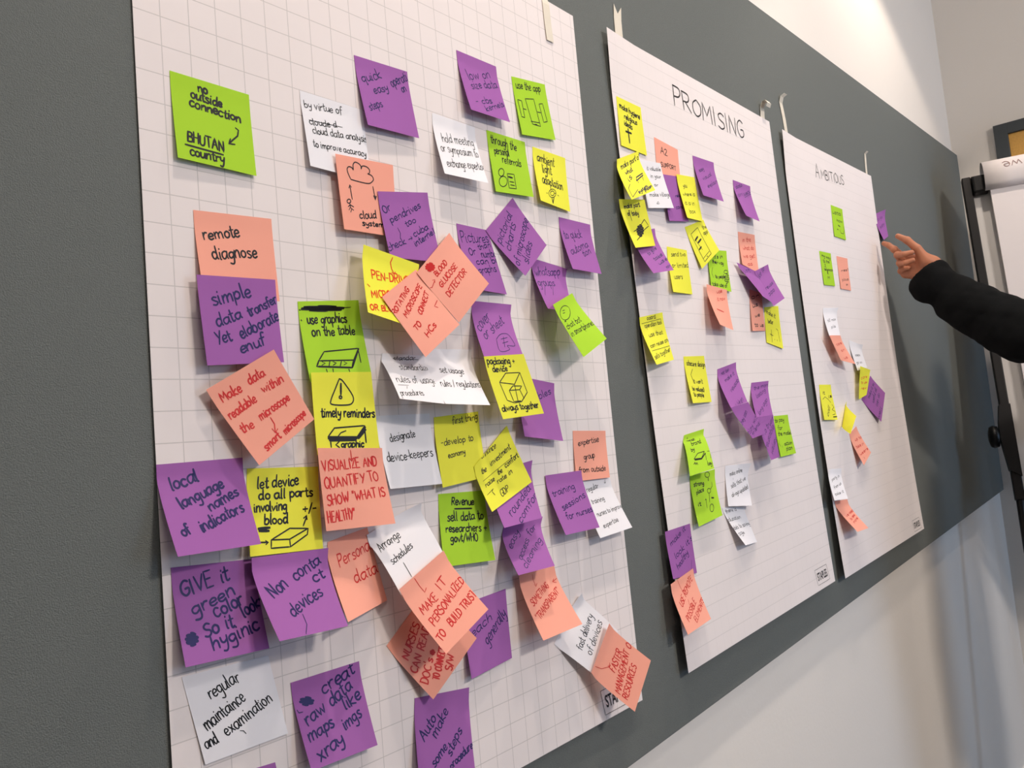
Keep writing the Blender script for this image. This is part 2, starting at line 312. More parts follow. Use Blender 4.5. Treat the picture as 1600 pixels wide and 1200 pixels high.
NOTES=[
(1,'green','lime green sticky note reading "no outside connection", top left of nearest sheet','black',1.5,[(22.2,2.9,-53.9),(95.9,3.6,-57.7),(92.6,7.1,-132.6),(18.9,7.9,-128.7)],1.25,0,[('no',0.328,0.148,0.455,0.139,0.101),('outside',0.229,0.247,0.627,0.26,0.111),('connection',0.2,0.352,0.863,0.379,0.112),('BHUTAN',0.131,0.777,0.6,0.798,0.122),('country',0.147,0.931,0.584,0.935,0.116)],[(1.7,[(0.107,0.824),(0.575,0.838)]),(1.5,[(0.777,0.465),(0.813,0.485),(0.794,0.558),(0.712,0.636),(0.669,0.681)]),(1.5,[(0.693,0.618),(0.665,0.683),(0.746,0.673)])]),
(1,'white','white sticky note on cloud data and accuracy, overlapped by the cloud drawing note','black',0.8,[(152.1,4.0,-40.6),(228.8,4.3,-43.3),(224.8,9.3,-118.9),(150.2,10.5,-115.1)],0.9,0,[('by virtue of',0.042,0.211,0.646,0.152,0.102),('cloude d',0.082,0.431,0.532,0.364,0.091),('cloud data analysis',0.116,0.54,1.018,0.448,0.1),('to improve accuracy',0.092,0.722,0.97,0.662,0.09)],[(0.7,[(0.086,0.371),(0.615,0.337)])]),
(1,'purple','purple sticky note reading "quick easy", near top middle of nearest sheet','navy',1.0,[(225.2,4.0,12.8),(298.8,4.1,14.0),(299.2,10.6,-61.0),(225.0,13.5,-62.1)],1.25,0,[('quick',0.08,0.368,0.484,0.215,0.129),('easy',0.267,0.488,0.567,0.373,0.119),('operati',0.645,0.308,1.004,0.133,0.151),('on',0.838,0.349,0.946,0.301,0.109),('steps',0.114,0.767,0.387,0.649,0.116)],[]),
(1,'purple','purple sticky note reading "low on size data", topmost note of nearest sheet','navy',1.0,[(384.6,3.7,61.4),(455.4,3.5,59.9),(454.2,16.0,-13.8),(382.0,17.7,-14.1)],1.25,0,[('low on',0.18,0.45,0.818,0.252,0.158),('size data',0.2,0.596,0.943,0.391,0.135),('- cbs',0.205,0.858,0.665,0.734,0.112),('kernels',0.41,0.936,0.991,0.713,0.097)],[]),
(1,'green','lime green sticky note reading "use the app" above a phone drawing','black',1.1,[(484.3,3.4,55.0),(554.9,3.1,61.4),(559.5,6.6,-13.4),(485.9,8.4,-20.4)],1.25,0,[('use the app',0.091,0.182,0.835,0.164,0.131)],[(1.1,[(0.306,0.344),(0.566,0.318),(0.609,0.795),(0.375,0.778),(0.306,0.344)]),(1.1,[(0.343,0.734),(0.602,0.733)]),(1.1,[(0.074,0.388),(0.186,0.396),(0.181,0.689),(0.092,0.68),(0.074,0.388)]),(1.1,[(0.704,0.386),(0.819,0.365),(0.856,0.681),(0.737,0.709),(0.704,0.386)]),(1.3,[(0.197,0.534),(0.27,0.539)]),(1.3,[(0.602,0.54),(0.708,0.541)]),(1.8,[(0.452,0.775),(0.509,0.777)])]),
(1,'white','white sticky note reading "hold meeting", between two purple notes and a green one','black',0.8,[(330.6,4.3,-24.4),(401.2,4.2,-26.9),(393.3,21.2,-98.9),(323.1,19.8,-98.2)],1.25,0,[('hold meeting',0.147,0.437,0.924,0.349,0.16),('or symposium to',0.07,0.615,0.971,0.542,0.148),('exchange expertise',0.115,0.862,1.038,0.763,0.145)],[]),
(1,'green','lime green sticky note reading "through the personal referrals" above a person doodle','black',1.1,[(422.0,4.1,-25.9),(495.6,3.8,-26.9),(491.9,10.3,-99.3),(420.4,9.1,-101.6)],1.25,0,[('through the',0.081,0.186,0.749,0.21,0.151),('personal',0.129,0.362,0.528,0.334,0.126),('referrals',0.303,0.481,0.812,0.484,0.135)],[(1.1,[(0.3,0.649),(0.281,0.684),(0.248,0.712),(0.21,0.725),(0.176,0.721),(0.156,0.7),(0.155,0.669),(0.174,0.634),(0.207,0.606),(0.245,0.592),(0.279,0.595),(0.3,0.616),(0.3,0.649)]),(1.1,[(0.343,0.797),(0.316,0.844),(0.267,0.881),(0.211,0.899),(0.161,0.893),(0.132,0.865),(0.13,0.823),(0.156,0.777),(0.203,0.74),(0.26,0.721),(0.31,0.726),(0.341,0.754),(0.343,0.797)]),(1.1,[(0.381,0.659),(0.561,0.648),(0.554,0.899),(0.362,0.906),(0.381,0.659)]),(2.4,[(0.4,0.711),(0.499,0.717)]),(1.3,[(0.407,0.792),(0.521,0.792)]),(1.3,[(0.413,0.846),(0.522,0.847)])]),
(1,'yellow','yellow sticky note reading "ambient light adaptation" above a light bulb doodle','black',1.2,[(510.8,3.7,-29.9),(581.9,3.1,-32.6),(573.6,6.6,-107.3),(499.8,14.7,-103.5)],1.25,0,[('ambient',0.108,0.221,0.635,0.243,0.169),('light',0.23,0.419,0.525,0.416,0.166),('adaptation',0.174,0.626,0.837,0.635,0.17)],[(1.0,[(0.568,0.744),(0.541,0.789),(0.488,0.829),(0.423,0.853),(0.364,0.855),(0.329,0.835),(0.325,0.797),(0.353,0.752),(0.406,0.712),(0.469,0.688),(0.526,0.686),(0.563,0.707),(0.568,0.744),(0.513,0.756),(0.498,0.78),(0.469,0.802),(0.434,0.815),(0.402,0.816),(0.383,0.805),(0.38,0.785),(0.395,0.76),(0.424,0.739),(0.459,0.726),(0.49,0.725),(0.51,0.736),(0.513,0.756)]),(1.6,[(0.408,0.868),(0.411,0.963)]),(1.6,[(0.477,0.847),(0.411,0.963)]),(1.0,[(0.246,0.805),(0.281,0.806)]),(1.0,[(0.62,0.769),(0.656,0.774)])]),
(1,'coral','coral sticky note with a cloud and stick figure drawing, reading "cloud system"','black',1.1,[(180.0,12.4,-99.0),(258.7,7.9,-96.1),(253.1,9.5,-172.7),(178.2,15.6,-173.2)],1.25,0,[('cloud',0.299,0.827,0.614,0.783,0.115),('system',0.331,0.909,0.746,0.891,0.075)],[(1.1,[(0.219,0.309),(0.183,0.235),(0.173,0.176),(0.202,0.141),(0.255,0.145),(0.278,0.172),(0.279,0.105),(0.317,0.063),(0.378,0.072),(0.414,0.103),(0.415,0.14),(0.438,0.097),(0.509,0.095),(0.562,0.13),(0.549,0.181),(0.524,0.187),(0.594,0.205),(0.619,0.251),(0.584,0.293),(0.533,0.319),(0.452,0.324),(0.327,0.318),(0.219,0.309)]),(1.1,[(0.204,0.578),(0.189,0.392)]),(1.1,[(0.168,0.432),(0.19,0.386),(0.213,0.413)]),(1.1,[(0.597,0.353),(0.618,0.505)]),(2.6,[(0.604,0.482),(0.622,0.523),(0.637,0.484)]),(1.1,[(0.174,0.607),(0.167,0.621),(0.154,0.632),(0.138,0.638),(0.122,0.637),(0.112,0.628),(0.11,0.615),(0.116,0.601),(0.13,0.59),(0.146,0.584),(0.161,0.585),(0.171,0.594),(0.174,0.607)]),(1.1,[(0.154,0.634),(0.156,0.694)]),(1.1,[(0.118,0.687),(0.156,0.657),(0.213,0.678)]),(1.1,[(0.151,0.694),(0.127,0.728)]),(1.1,[(0.156,0.694),(0.206,0.724)]),(1.1,[(0.177,0.709),(0.151,0.755)])]),
(1,'purple','purple sticky note reading "or pendrives too", overlapping the cloud drawing note','navy',1.0,[(230.4,11.0,-128.3),(308.3,5.2,-117.4),(309.5,13.2,-195.2),(231.8,17.5,-196.6)],1.25,0,[('Or',0.063,0.335,0.216,0.268,0.114),('pendrives',0.155,0.475,0.82,0.215,0.109),('too',0.433,0.516,0.667,0.425,0.095),('check',-0.003,0.912,0.371,0.762,0.108),('cuba',0.553,0.657,0.892,0.521,0.101),('internet',0.535,0.806,1.019,0.574,0.091)],[(1.0,[(0.423,0.705),(0.503,0.674)]),(1.0,[(0.482,0.655),(0.503,0.674),(0.486,0.702)]),(0.8,[(0.259,0.538),(0.29,0.618),(0.266,0.701)])]),
(1,'yellow','yellow sticky note with red "PEN-DRIVE" writing, half hidden by a coral note','orange',1.4,[(194.9,21.5,-187.8),(273.1,15.5,-200.4),(250.1,28.0,-270.7),(176.1,38.5,-256.9)],1.25,0,[('PEN-DRIVE',0.143,0.458,0.843,0.365,0.129),('MICRO',0.108,0.747,0.479,0.668,0.11),('OR BLOOD',0.057,0.949,0.648,0.824,0.081)],[(1.3,[(0.508,0.04),(0.48,0.119),(0.507,0.207),(0.549,0.268)]),(1.3,[(0.51,0.262),(0.549,0.272),(0.575,0.236)]),(1.6,[(0.056,0.571),(0.091,0.593)])]),
(1,'purple','purple sticky note reading "pictures or numbers", under the diamond tilted purple note','navy',1.0,[(349.1,5.0,-146.6),(402.1,4.9,-149.1),(421.2,6.9,-224.0),(349.2,17.5,-222.6)],1.25,0,[('Pictures',0.067,0.28,0.952,0.19,0.16),('than',0.524,0.344,0.958,0.264,0.085),('Or',0.207,0.463,0.432,0.428,0.108),('numbers',0.553,0.465,1.189,0.378,0.116),('can be',0.341,0.598,1.071,0.49,0.101),('graphs',0.335,0.735,0.905,0.643,0.119)],[]),
(1,'purple','purple sticky note reading "to quick automation", at right edge of nearest sheet','navy',1.0,[(550.1,3.7,-116.1),(623.4,2.9,-118.2),(617.7,15.4,-189.3),(543.1,20.7,-188.3)],1.25,0,[('to quick',0.076,0.397,0.677,0.301,0.17),('automa',0.14,0.719,0.823,0.46,0.146),('tion',0.543,0.703,0.846,0.587,0.133)],[]),
(1,'purple','purple sticky note ending in "groups", under the diamond note and above a green one','navy',1.0,[(481.0,4.5,-175.5),(554.6,3.9,-184.1),(523.3,28.4,-246.3),(464.3,32.0,-243.8)],1.25,0,[('whatsapp',0.063,0.338,0.824,0.176,0.182),('groups',0.045,0.552,0.602,0.448,0.164)],[(0.7,[(0.256,0.487),(0.132,0.719)]),(0.7,[(0.528,0.443),(0.423,0.683)])]),
(1,'purple','purple sticky note reading "pictorial charts", turned like a diamond','navy',1.0,[(397.8,5.6,-149.7),(456.9,4.4,-103.2),(506.1,10.9,-158.7),(446.3,18.1,-202.6)],1.25,0,[('pictorial',0.077,0.358,0.75,0.194,0.144),('charts',0.135,0.559,0.679,0.349,0.147),('of microscope',0.053,0.823,1.007,0.462,0.15),('slides',0.248,0.929,0.708,0.766,0.151)],[]),
(1,'green','lime green sticky note with a speech face doodle, tilted at right sheet edge','black',0.9,[(465.9,39.0,-240.4),(533.4,22.0,-220.4),(574.1,39.0,-281.0),(503.0,48.5,-305.2)],1.25,0,[('chat bot',0.053,0.483,0.687,0.498,0.107),('in smartphones',0.038,0.617,1.01,0.673,0.108)],[(0.9,[(0.492,0.276),(0.386,0.319),(0.263,0.337),(0.154,0.326),(0.086,0.289),(0.075,0.236),(0.123,0.18),(0.217,0.135),(0.338,0.114),(0.458,0.124),(0.541,0.163),(0.551,0.219),(0.492,0.276)]),(0.9,[(0.254,0.173),(0.345,0.183)]),(0.9,[(0.218,0.213),(0.301,0.222)]),(0.9,[(0.194,0.331),(0.093,0.346),(0.164,0.36)])]),
(1,'purple','purple sticky note reading "cover or sheet" above a yellow packaging note','navy',1.0,[(360.7,5.4,-233.5),(429.6,5.1,-235.5),(406.4,32.6,-300.8),(340.3,31.4,-301.0)],1.25,0,[('cover',0.096,0.545,0.447,0.285,0.204),('or sheet',0.175,0.688,0.798,0.361,0.174)],[(0.9,[(0.452,0.671),(0.56,0.596),(0.678,0.563),(0.813,0.592),(0.88,0.791),(0.677,0.79),(0.702,0.865),(0.441,0.891),(0.452,0.671)]),(0.9,[(0.568,0.67),(0.75,0.638)]),(0.9,[(0.574,0.745),(0.735,0.714)]),(0.9,[(0.651,0.624),(0.6,0.819)])]),
(1,'purple','purple sticky note ending in "bles", tucked behind the yellow packaging note','navy',1.0,[(424.5,5.5,-320.1),(495.9,5.1,-331.9),(481.4,19.1,-403.3),(408.2,19.5,-391.4)],1.25,0,[('bles',0.553,0.333,0.911,0.188,0.115)],[]),
(1,'yellow','yellow sticky note with a box drawing, reading "always together"','black',1.3,[(338.7,32.0,-299.7),(402.0,36.5,-298.4),(424.3,38.5,-367.7),(349.1,40.0,-369.1)],1.25,0,[('packaging +',0.038,0.128,0.715,0.145,0.117),('device',0.12,0.251,0.484,0.253,0.101),('always together',0.044,0.881,0.932,0.896,0.108)],[(1.1,[(0.199,0.424),(0.41,0.286),(0.754,0.295),(0.531,0.476),(0.199,0.424)]),(1.1,[(0.199,0.424),(0.238,0.716),(0.382,0.77)]),(1.1,[(0.754,0.295),(0.771,0.625),(0.56,0.763),(0.382,0.77)]),(1.1,[(0.363,0.564),(0.48,0.499),(0.69,0.513),(0.613,0.569),(0.363,0.564)]),(1.1,[(0.363,0.564),(0.381,0.749),(0.548,0.749)]),(1.1,[(0.613,0.569),(0.644,0.717)]),(1.1,[(0.531,0.476),(0.478,0.757)])]),
(1,'coral','coral sticky note reading "remote diagnose"','black',1.3,[(30.7,3.2,-169.4),(105.5,4.1,-168.7),(102.7,7.6,-243.8),(27.5,11.2,-240.9)],1.25,0,[('remote',0.088,0.344,0.567,0.263,0.142),('diagnose',0.175,0.57,0.761,0.488,0.152)],[]),
(1,'purple','purple sticky note reading "simple data", overlapping the coral "remote diagnose" note','navy',1.4,[(22.4,12.2,-225.6),(100.0,8.1,-224.7),(96.7,13.1,-298.5),(21.8,15.7,-299.9)],1.25,0,[('simple',0.155,0.347,0.668,0.21,0.17),('data',0.174,0.574,0.52,0.473,0.142),('transfer',0.605,0.46,1.008,0.275,0.12),('Yet',0.154,0.785,0.352,0.725,0.14),('elaborate',0.466,0.717,1.016,0.48,0.138),('enuf',0.431,0.885,0.786,0.777,0.137)],[]),
(1,'green','lime green sticky note reading "use graphics on the table"','black',1.3,[(124.2,4.5,-242.5),(195.3,5.1,-238.8),(194.4,13.1,-311.0),(121.6,14.0,-317.0)],1.25,0,[('use graphics',0.111,0.284,0.76,0.288,0.128),('on the table',0.154,0.438,0.859,0.46,0.125)],[(2.2,[(0.317,0.066),(0.462,0.07),(0.607,0.083),(0.175,0.072),(0.119,0.08),(0.665,0.094),(0.681,0.104),(0.102,0.089),(0.117,0.099),(0.662,0.114),(0.602,0.122),(0.171,0.11),(0.311,0.123),(0.455,0.127)]),(0.7,[(0.684,0.098),(0.849,0.092)]),(1.5,[(0.019,0.101),(0.023,0.111)]),(1.5,[(0.027,0.23),(0.03,0.238)]),(1.3,[(0.297,0.648),(0.868,0.65),(0.748,0.797),(0.188,0.754),(0.297,0.648)]),(1.8,[(0.188,0.754),(0.142,0.821),(0.697,0.892),(0.748,0.797)]),(2.2,[(0.703,0.888),(0.866,0.656)]),(1.2,[(0.858,0.688),(0.861,0.84)]),(1.2,[(0.363,0.767),(0.327,0.843)]),(1.2,[(0.55,0.782),(0.503,0.865)]),(1.1,[(0.235,0.769),(0.28,0.794),(0.224,0.813)]),(1.1,[(0.41,0.786),(0.456,0.811),(0.399,0.83)]),(1.1,[(0.585,0.802),(0.627,0.827),(0.575,0.843)]),(1.4,[(0.281,0.871),(0.286,0.904)]),(1.4,[(0.383,0.876),(0.381,0.914)]),(1.4,[(0.638,0.909),(0.645,0.943)])]),
(1,'coral','coral sticky note reading "Make data readable within", tilted beside the sheet left edge','red',1.2,[(21.1,11.5,-319.0),(84.5,17.5,-287.8),(117.4,19.5,-350.4),(56.3,21.0,-384.2)],1.25,0,[('Make',0.086,0.211,0.376,0.224,0.115),('data',0.485,0.204,0.736,0.213,0.115),('readable',0.044,0.418,0.462,0.408,0.107),('within',0.575,0.371,0.907,0.4,0.11),('the',0.069,0.62,0.245,0.634,0.103),('microscope',0.358,0.621,0.851,0.618,0.11),('smart',0.188,0.937,0.466,0.912,0.102),('microscope',0.527,0.924,0.93,0.885,0.099)],[(1.1,[(0.484,0.654),(0.481,0.742),(0.43,0.821)]),(1.1,[(0.418,0.769),(0.427,0.828),(0.481,0.809)])]),
(1,'yellow','yellow sticky note reading "let device do all", with a box drawing','black',1.4,[(55.6,4.1,-385.9),(127.2,5.0,-392.6),(119.6,10.0,-464.7),(45.1,12.1,-457.2)],1.25,0,[('let device',0.13,0.233,0.715,0.214,0.136),('do all parts',0.146,0.365,0.904,0.358,0.118),('involving',0.076,0.506,0.526,0.507,0.111),('blood',0.202,0.652,0.526,0.662,0.115),('+/-',0.737,0.552,0.948,0.546,0.119)],[(1.3,[(0.284,0.837),(0.532,0.849),(0.802,0.742),(0.543,0.723),(0.284,0.837)]),(1.3,[(0.284,0.837),(0.276,0.931),(0.536,0.937),(0.532,0.849)]),(1.3,[(0.536,0.937),(0.784,0.813),(0.802,0.742)]),(1.5,[(0.736,0.705),(0.782,0.622),(0.792,0.594)]),(1.8,[(0.751,0.616),(0.794,0.588),(0.795,0.633)]),(2.6,[(0.126,0.697),(0.273,0.695)]),(2.4,[(0.135,0.722),(0.26,0.731)]),(1.4,[(0.125,0.851),(0.24,0.861)]),(1.4,[(0.21,0.84),(0.242,0.861),(0.211,0.882)])]),
(1,'purple','purple sticky note reading "local language names", hanging over the sheet left edge','navy',1.5,[(-21.7,3.0,-373.8),(52.4,4.1,-376.4),(48.0,24.9,-447.3),(-26.6,30.9,-442.8)],1.25,0,[('local',0.129,0.307,0.46,0.222,0.159),('language',0.19,0.518,0.743,0.313,0.128),('names',0.503,0.576,0.895,0.417,0.12),('of',0.121,0.809,0.233,0.768,0.115),('indicators',0.346,0.788,0.909,0.607,0.126)],[]),
(1,'white','white sticky note reading "set usage", right of a white pair','black',0.8,[(275.0,5.6,-287.1),(350.1,5.6,-288.4),(331.9,39.1,-352.7),(262.7,40.6,-347.4)],1.25,0,[('set usage',0.239,0.422,0.751,0.442,0.117),('rules / regulations',0.127,0.675,0.985,0.688,0.123)],[]),
(1,'coral','coral sticky note reading "BLOOD GLUCOSE DETECTOR", right one of the tilted coral pair','red',1.2,[(265.2,18.3,-210.1),(330.1,10.2,-160.5),(376.5,19.1,-215.7),(317.3,21.0,-261.4)],1.25,0,[('BLOOD',0.246,0.287,0.591,0.284,0.083),('GLUCOSE',0.184,0.448,0.714,0.44,0.084),('DETECTOR',0.174,0.633,0.791,0.605,0.094)],[(1.4,[(0.3,0.056),(0.331,0.079),(0.344,0.109),(0.264,0.047),(0.239,0.047),(0.344,0.128),(0.338,0.143),(0.221,0.053),(0.208,0.061),(0.328,0.155),(0.314,0.163),(0.197,0.072),(0.191,0.087),(0.295,0.168),(0.271,0.168),(0.192,0.106),(0.204,0.136),(0.234,0.159)]),(0.9,[(-0.028,0.284),(0.048,0.326),(0.174,0.292)]),(0.9,[(0.144,0.264),(0.186,0.285),(0.149,0.314)])]),
(1,'white','white sticky note reading "standardize rules of usage", left of a white pair','black',0.8,[(218.0,5.4,-291.0),(274.0,8.1,-294.8),(258.4,43.8,-347.5),(201.7,41.1,-339.0)],0.9,0,[('standar',0.258,0.138,0.784,0.096,0.106),('standardize',0.319,0.335,1.051,0.301,0.139),('rules of usage',0.1,0.633,1.033,0.58,0.153),('procedures',0.055,0.926,0.596,0.866,0.128)],[(0.7,[(0.252,0.099),(0.846,0.084)]),(0.7,[(0.092,0.691),(0.329,0.682)]),(0.7,[(0.283,0.705),(0.257,0.76)])]),
(1,'coral','coral sticky note with red writing ending "HCs", left one of the tilted coral pair','red',1.2,[(201.7,31.9,-240.3),(266.6,16.6,-206.4),(313.1,25.5,-264.2),(247.7,35.1,-299.4)],1.25,0,[('ROTATING',0.0,0.303,0.595,0.167,0.077),('MICROSCOPE',0.169,0.434,0.881,0.239,0.077),('TO',0.17,0.652,0.344,0.637,0.078),('CONNECT',0.456,0.539,0.902,0.382,0.077),('HCs',0.27,0.828,0.594,0.785,0.093)],[(0.9,[(0.961,0.528),(0.82,0.565),(0.868,0.61)])]),
(1,'yellow','olive yellow sticky note reading "first thing", in shadow beside a white note','black',0.9,[(279.4,5.8,-358.9),(348.7,5.9,-357.4),(345.6,10.9,-429.4),(271.4,15.3,-431.5)],1.25,0,[('first thing',0.389,0.137,0.979,0.115,0.103),('-develop to',0.099,0.424,0.821,0.42,0.1),('economy',0.212,0.615,0.594,0.597,0.081)],[]),
(1,'white','white sticky note reading "designate device-keepers"','black',0.9,[(200.1,5.4,-352.0),(273.5,5.8,-354.5),(271.1,15.4,-427.5),(197.0,19.4,-422.8)],1.25,0,[('designate',0.203,0.367,0.678,0.313,0.114),('device-keepers',0.066,0.638,0.943,0.599,0.127)],[]),
(1,'yellow','yellow sticky note with a warning triangle, reading "timely reminders"','black',1.4,[(122.4,15.4,-308.5),(193.9,13.8,-309.8),(192.2,15.8,-383.0),(117.2,18.9,-382.0)],1.25,0,[('timely reminders',0.102,0.545,0.986,0.601,0.122),('graphic',0.366,0.94,0.741,0.964,0.092)],[(1.4,[(0.443,0.084),(0.505,0.12),(0.644,0.307),(0.619,0.398),(0.51,0.418),(0.293,0.401),(0.282,0.345),(0.366,0.208),(0.443,0.084)]),(2.4,[(0.464,0.145),(0.449,0.278)]),(1.6,[(0.46,0.317),(0.453,0.328),(0.437,0.333),(0.423,0.327),(0.418,0.316),(0.426,0.305),(0.441,0.3),(0.455,0.306),(0.46,0.317)]),(1.4,[(0.184,0.794),(0.296,0.694),(0.793,0.694),(0.645,0.828),(0.184,0.794)]),(2.6,[(0.187,0.814),(0.638,0.843),(0.796,0.715)]),(2.4,[(0.203,0.839),(0.608,0.866)]),(2.6,[(0.664,0.849),(0.799,0.746)]),(1.6,[(0.216,0.836),(0.218,0.924)]),(1.8,[(0.784,0.756),(0.783,0.91)]),(1.2,[(0.333,0.805),(0.389,0.759),(0.474,0.739)]),(1.4,[(0.35,0.866),(0.291,0.901),(0.346,0.939)])]),
(1,'green','lime green sticky note reading "Revenue"','black',1.3,[(273.3,6.0,-438.0),(344.2,6.2,-443.8),(338.3,15.7,-518.6),(263.5,12.5,-510.7)],1.25,0,[('Revenue',0.258,0.169,0.752,0.195,0.113),('sell data to',0.148,0.387,0.918,0.408,0.126),('researchers +',0.095,0.532,0.944,0.582,0.112),('govt/WHO',0.168,0.674,0.725,0.705,0.115)],[(1.7,[(0.318,0.225),(0.684,0.242)])]),
(1,'purple','purple sticky note reading "rounded", hanging under a tilted yellow note','navy',1.0,[(359.2,6.1,-425.9),(434.3,5.9,-420.7),(405.0,33.4,-484.2),(329.6,41.1,-482.8)],1.25,0,[('rounded',0.267,0.87,0.923,0.49,0.15),('comfort',0.428,1.005,1.117,0.596,0.145)],[]),
(1,'yellow','yellow sticky note on investment reading "GDP" at its foot, tilted','black',0.9,[(326.0,11.7,-416.0),(394.8,6.0,-376.7),(420.7,12.1,-444.8),(327.6,28.4,-465.4)],1.25,0,[('enhance',0.198,0.026,0.593,0.12,0.113),('the',0.12,0.282,0.247,0.308,0.11),('investment',0.349,0.301,0.892,0.339,0.104),('raise',0.098,0.54,0.318,0.561,0.1),('the',0.413,0.522,0.533,0.537,0.093),('comfort',0.615,0.526,0.973,0.532,0.098),('rate in',0.333,0.645,0.71,0.671,0.089),('GDP',0.29,0.884,0.496,0.886,0.118)],[(0.6,[(0.093,0.404),(0.835,0.462)]),(0.8,[(0.059,0.673),(0.146,0.666),(0.216,0.655),(0.169,0.683),(0.192,0.772)])]),
(1,'purple','purple sticky note reading "easy access for cleaning"','navy',1.0,[(368.9,6.3,-487.9),(440.8,6.2,-488.0),(407.6,41.5,-538.5),(343.6,41.1,-535.5)],1.25,0,[('easy',0.122,0.519,0.433,0.209,0.148),('access',0.246,0.762,0.627,0.417,0.134),('for',0.674,0.35,0.874,0.2,0.156),('cleaning',0.259,0.929,0.94,0.479,0.146)],[]),
(1,'white','white sticky note reading "fast delivery of devices", near sheet bottom right','black',0.8,[(433.4,7.2,-635.2),(491.4,6.8,-589.9),(536.6,28.3,-646.2),(485.0,22.7,-686.4)],0.8,6,[('fast delivery',0.212,0.538,0.874,0.452,0.141),('of devices',0.251,0.748,0.9,0.656,0.147)],[]),
(1,'coral','coral sticky note with red "TRANSPARENT" in quotation marks','red',1.0,[(377.1,13.5,-543.5),(443.2,12.9,-546.4),(451.4,37.7,-615.0),(376.3,38.1,-613.6)],1.25,0,[('SOMETHING',0.128,0.515,0.703,0.303,0.106),('"TRANSPARENT"',0.102,0.739,0.913,0.425,0.104)],[(0.7,[(0.355,0.003),(0.349,0.12),(0.388,0.231)]),(0.7,[(0.352,0.204),(0.377,0.242),(0.433,0.2)]),(0.8,[(1.073,0.192),(0.847,0.248)]),(0.8,[(0.9,0.206),(0.835,0.252),(0.927,0.277)])]),
(1,'coral','coral sticky note reading "FASTER MANAGEMENT OF RESOURCES", at sheet bottom corner','red',1.1,[(477.3,23.3,-680.2),(516.0,30.6,-631.3),(560.9,55.1,-687.2),(518.9,50.4,-736.7)],1.25,0,[('FASTER',0.341,0.47,0.768,0.469,0.122),('MANAGEMENT',0.073,0.68,0.854,0.602,0.122),('OF',0.904,0.591,1.06,0.607,0.111),('RESOURCES',0.08,0.823,0.729,0.798,0.111)],[(0.7,[(0.153,0.04),(0.233,0.211),(0.361,0.329),(0.435,0.317)]),(0.7,[(0.365,0.301),(0.367,0.345),(0.414,0.344)])]),
(1,'white','white sticky note reading "regular training", tucked behind the purple training note','black',0.7,[(523.0,5.6,-458.6),(594.4,5.0,-461.1),(605.0,23.5,-529.1),(530.1,22.6,-529.8)],1.25,0,[('regular',0.173,0.198,0.568,0.155,0.101),('training',0.19,0.417,0.611,0.4,0.088),('nurses to improve',0.192,0.648,1.028,0.603,0.084),('expertise',0.226,0.864,0.72,0.817,0.089)],[(0.7,[(0.816,0.025),(0.792,0.092)]),(0.7,[(0.773,0.07),(0.791,0.095),(0.826,0.072)])]),
(1,'coral','coral sticky note reading "expertise group", at right edge of nearest sheet','black',1.1,[(523.1,5.2,-393.2),(597.9,4.4,-399.3),(589.1,8.5,-460.6),(513.0,9.1,-455.9)],1.25,0,[('expertise',0.129,0.305,0.784,0.225,0.125),('group',0.271,0.596,0.612,0.555,0.124),('from outside',0.089,0.838,0.903,0.846,0.113)],[]),
(1,'purple','purple sticky note reading "training sessions"','navy',1.0,[(453.5,7.3,-441.2),(523.6,10.3,-443.6),(526.7,25.9,-515.7),(452.1,28.3,-512.0)],1.25,0,[('training',0.077,0.372,0.735,0.291,0.115),('sessions',0.195,0.617,0.937,0.463,0.111),('for nurses',0.208,0.773,0.995,0.719,0.105)],[]),
(1,'purple','purple sticky note reading "give it green color", lower left of nearest sheet','navy',1.5,[(-18.2,3.3,-453.2),(53.4,4.3,-460.6),(52.1,15.3,-533.1),(-21.7,17.3,-526.5)],1.25,0,[('GIVE it',0.083,0.319,0.678,0.198,0.167),('green',0.172,0.522,0.727,0.363,0.147),('color',0.43,0.581,0.808,0.46,0.155),('So it',0.264,0.754,0.635,0.692,0.144),('looks',0.762,0.62,1.06,0.512,0.148),('hyginic',0.33,0.898,0.944,0.778,0.152)],[(1.5,[(0.121,0.68),(0.149,0.685),(0.171,0.707),(0.092,0.693),(0.077,0.709),(0.179,0.726),(0.18,0.745),(0.068,0.726),(0.065,0.743),(0.177,0.763),(0.168,0.779),(0.066,0.761),(0.074,0.781),(0.153,0.795),(0.124,0.808),(0.096,0.803)])]),
(1,'coral','coral sticky note reading "Personal data"','red',1.2,[(128.8,5.2,-460.7),(175.7,5.5,-455.5),(188.5,7.5,-526.8),(118.1,35.7,-527.5)],1.25,0,[('Personal',0.183,0.368,1.003,0.281,0.163),('data',0.396,0.629,0.982,0.598,0.176)],[]),
(1,'purple','purple sticky note reading "Non contact devices"','navy',1.4,[(45.7,12.8,-458.4),(124.2,11.2,-465.0),(110.7,44.5,-528.3),(40.6,47.8,-521.8)],1.25,0,[('Non',0.146,0.525,0.399,0.404,0.166),('conta',0.498,0.373,0.913,0.187,0.161),('ct',0.735,0.42,0.917,0.378,0.136),('devices',0.294,0.774,0.819,0.578,0.156)],[(0.8,[(0.437,0.761),(0.438,0.883),(0.356,1.011)])]),
(1,'white','white sticky note reading "Arrange schedules", bulging with a curled top','black',0.8,[(173.4,6.2,-462.3),(240.8,5.9,-442.4),(256.0,26.2,-503.8),(184.7,35.0,-524.6)],0.75,8,[('Arrange',0.064,0.302,0.494,0.29,0.122),('schedules',0.121,0.534,0.569,0.503,0.106)],[(0.8,[(0.293,0.593),(0.298,0.818)])]),
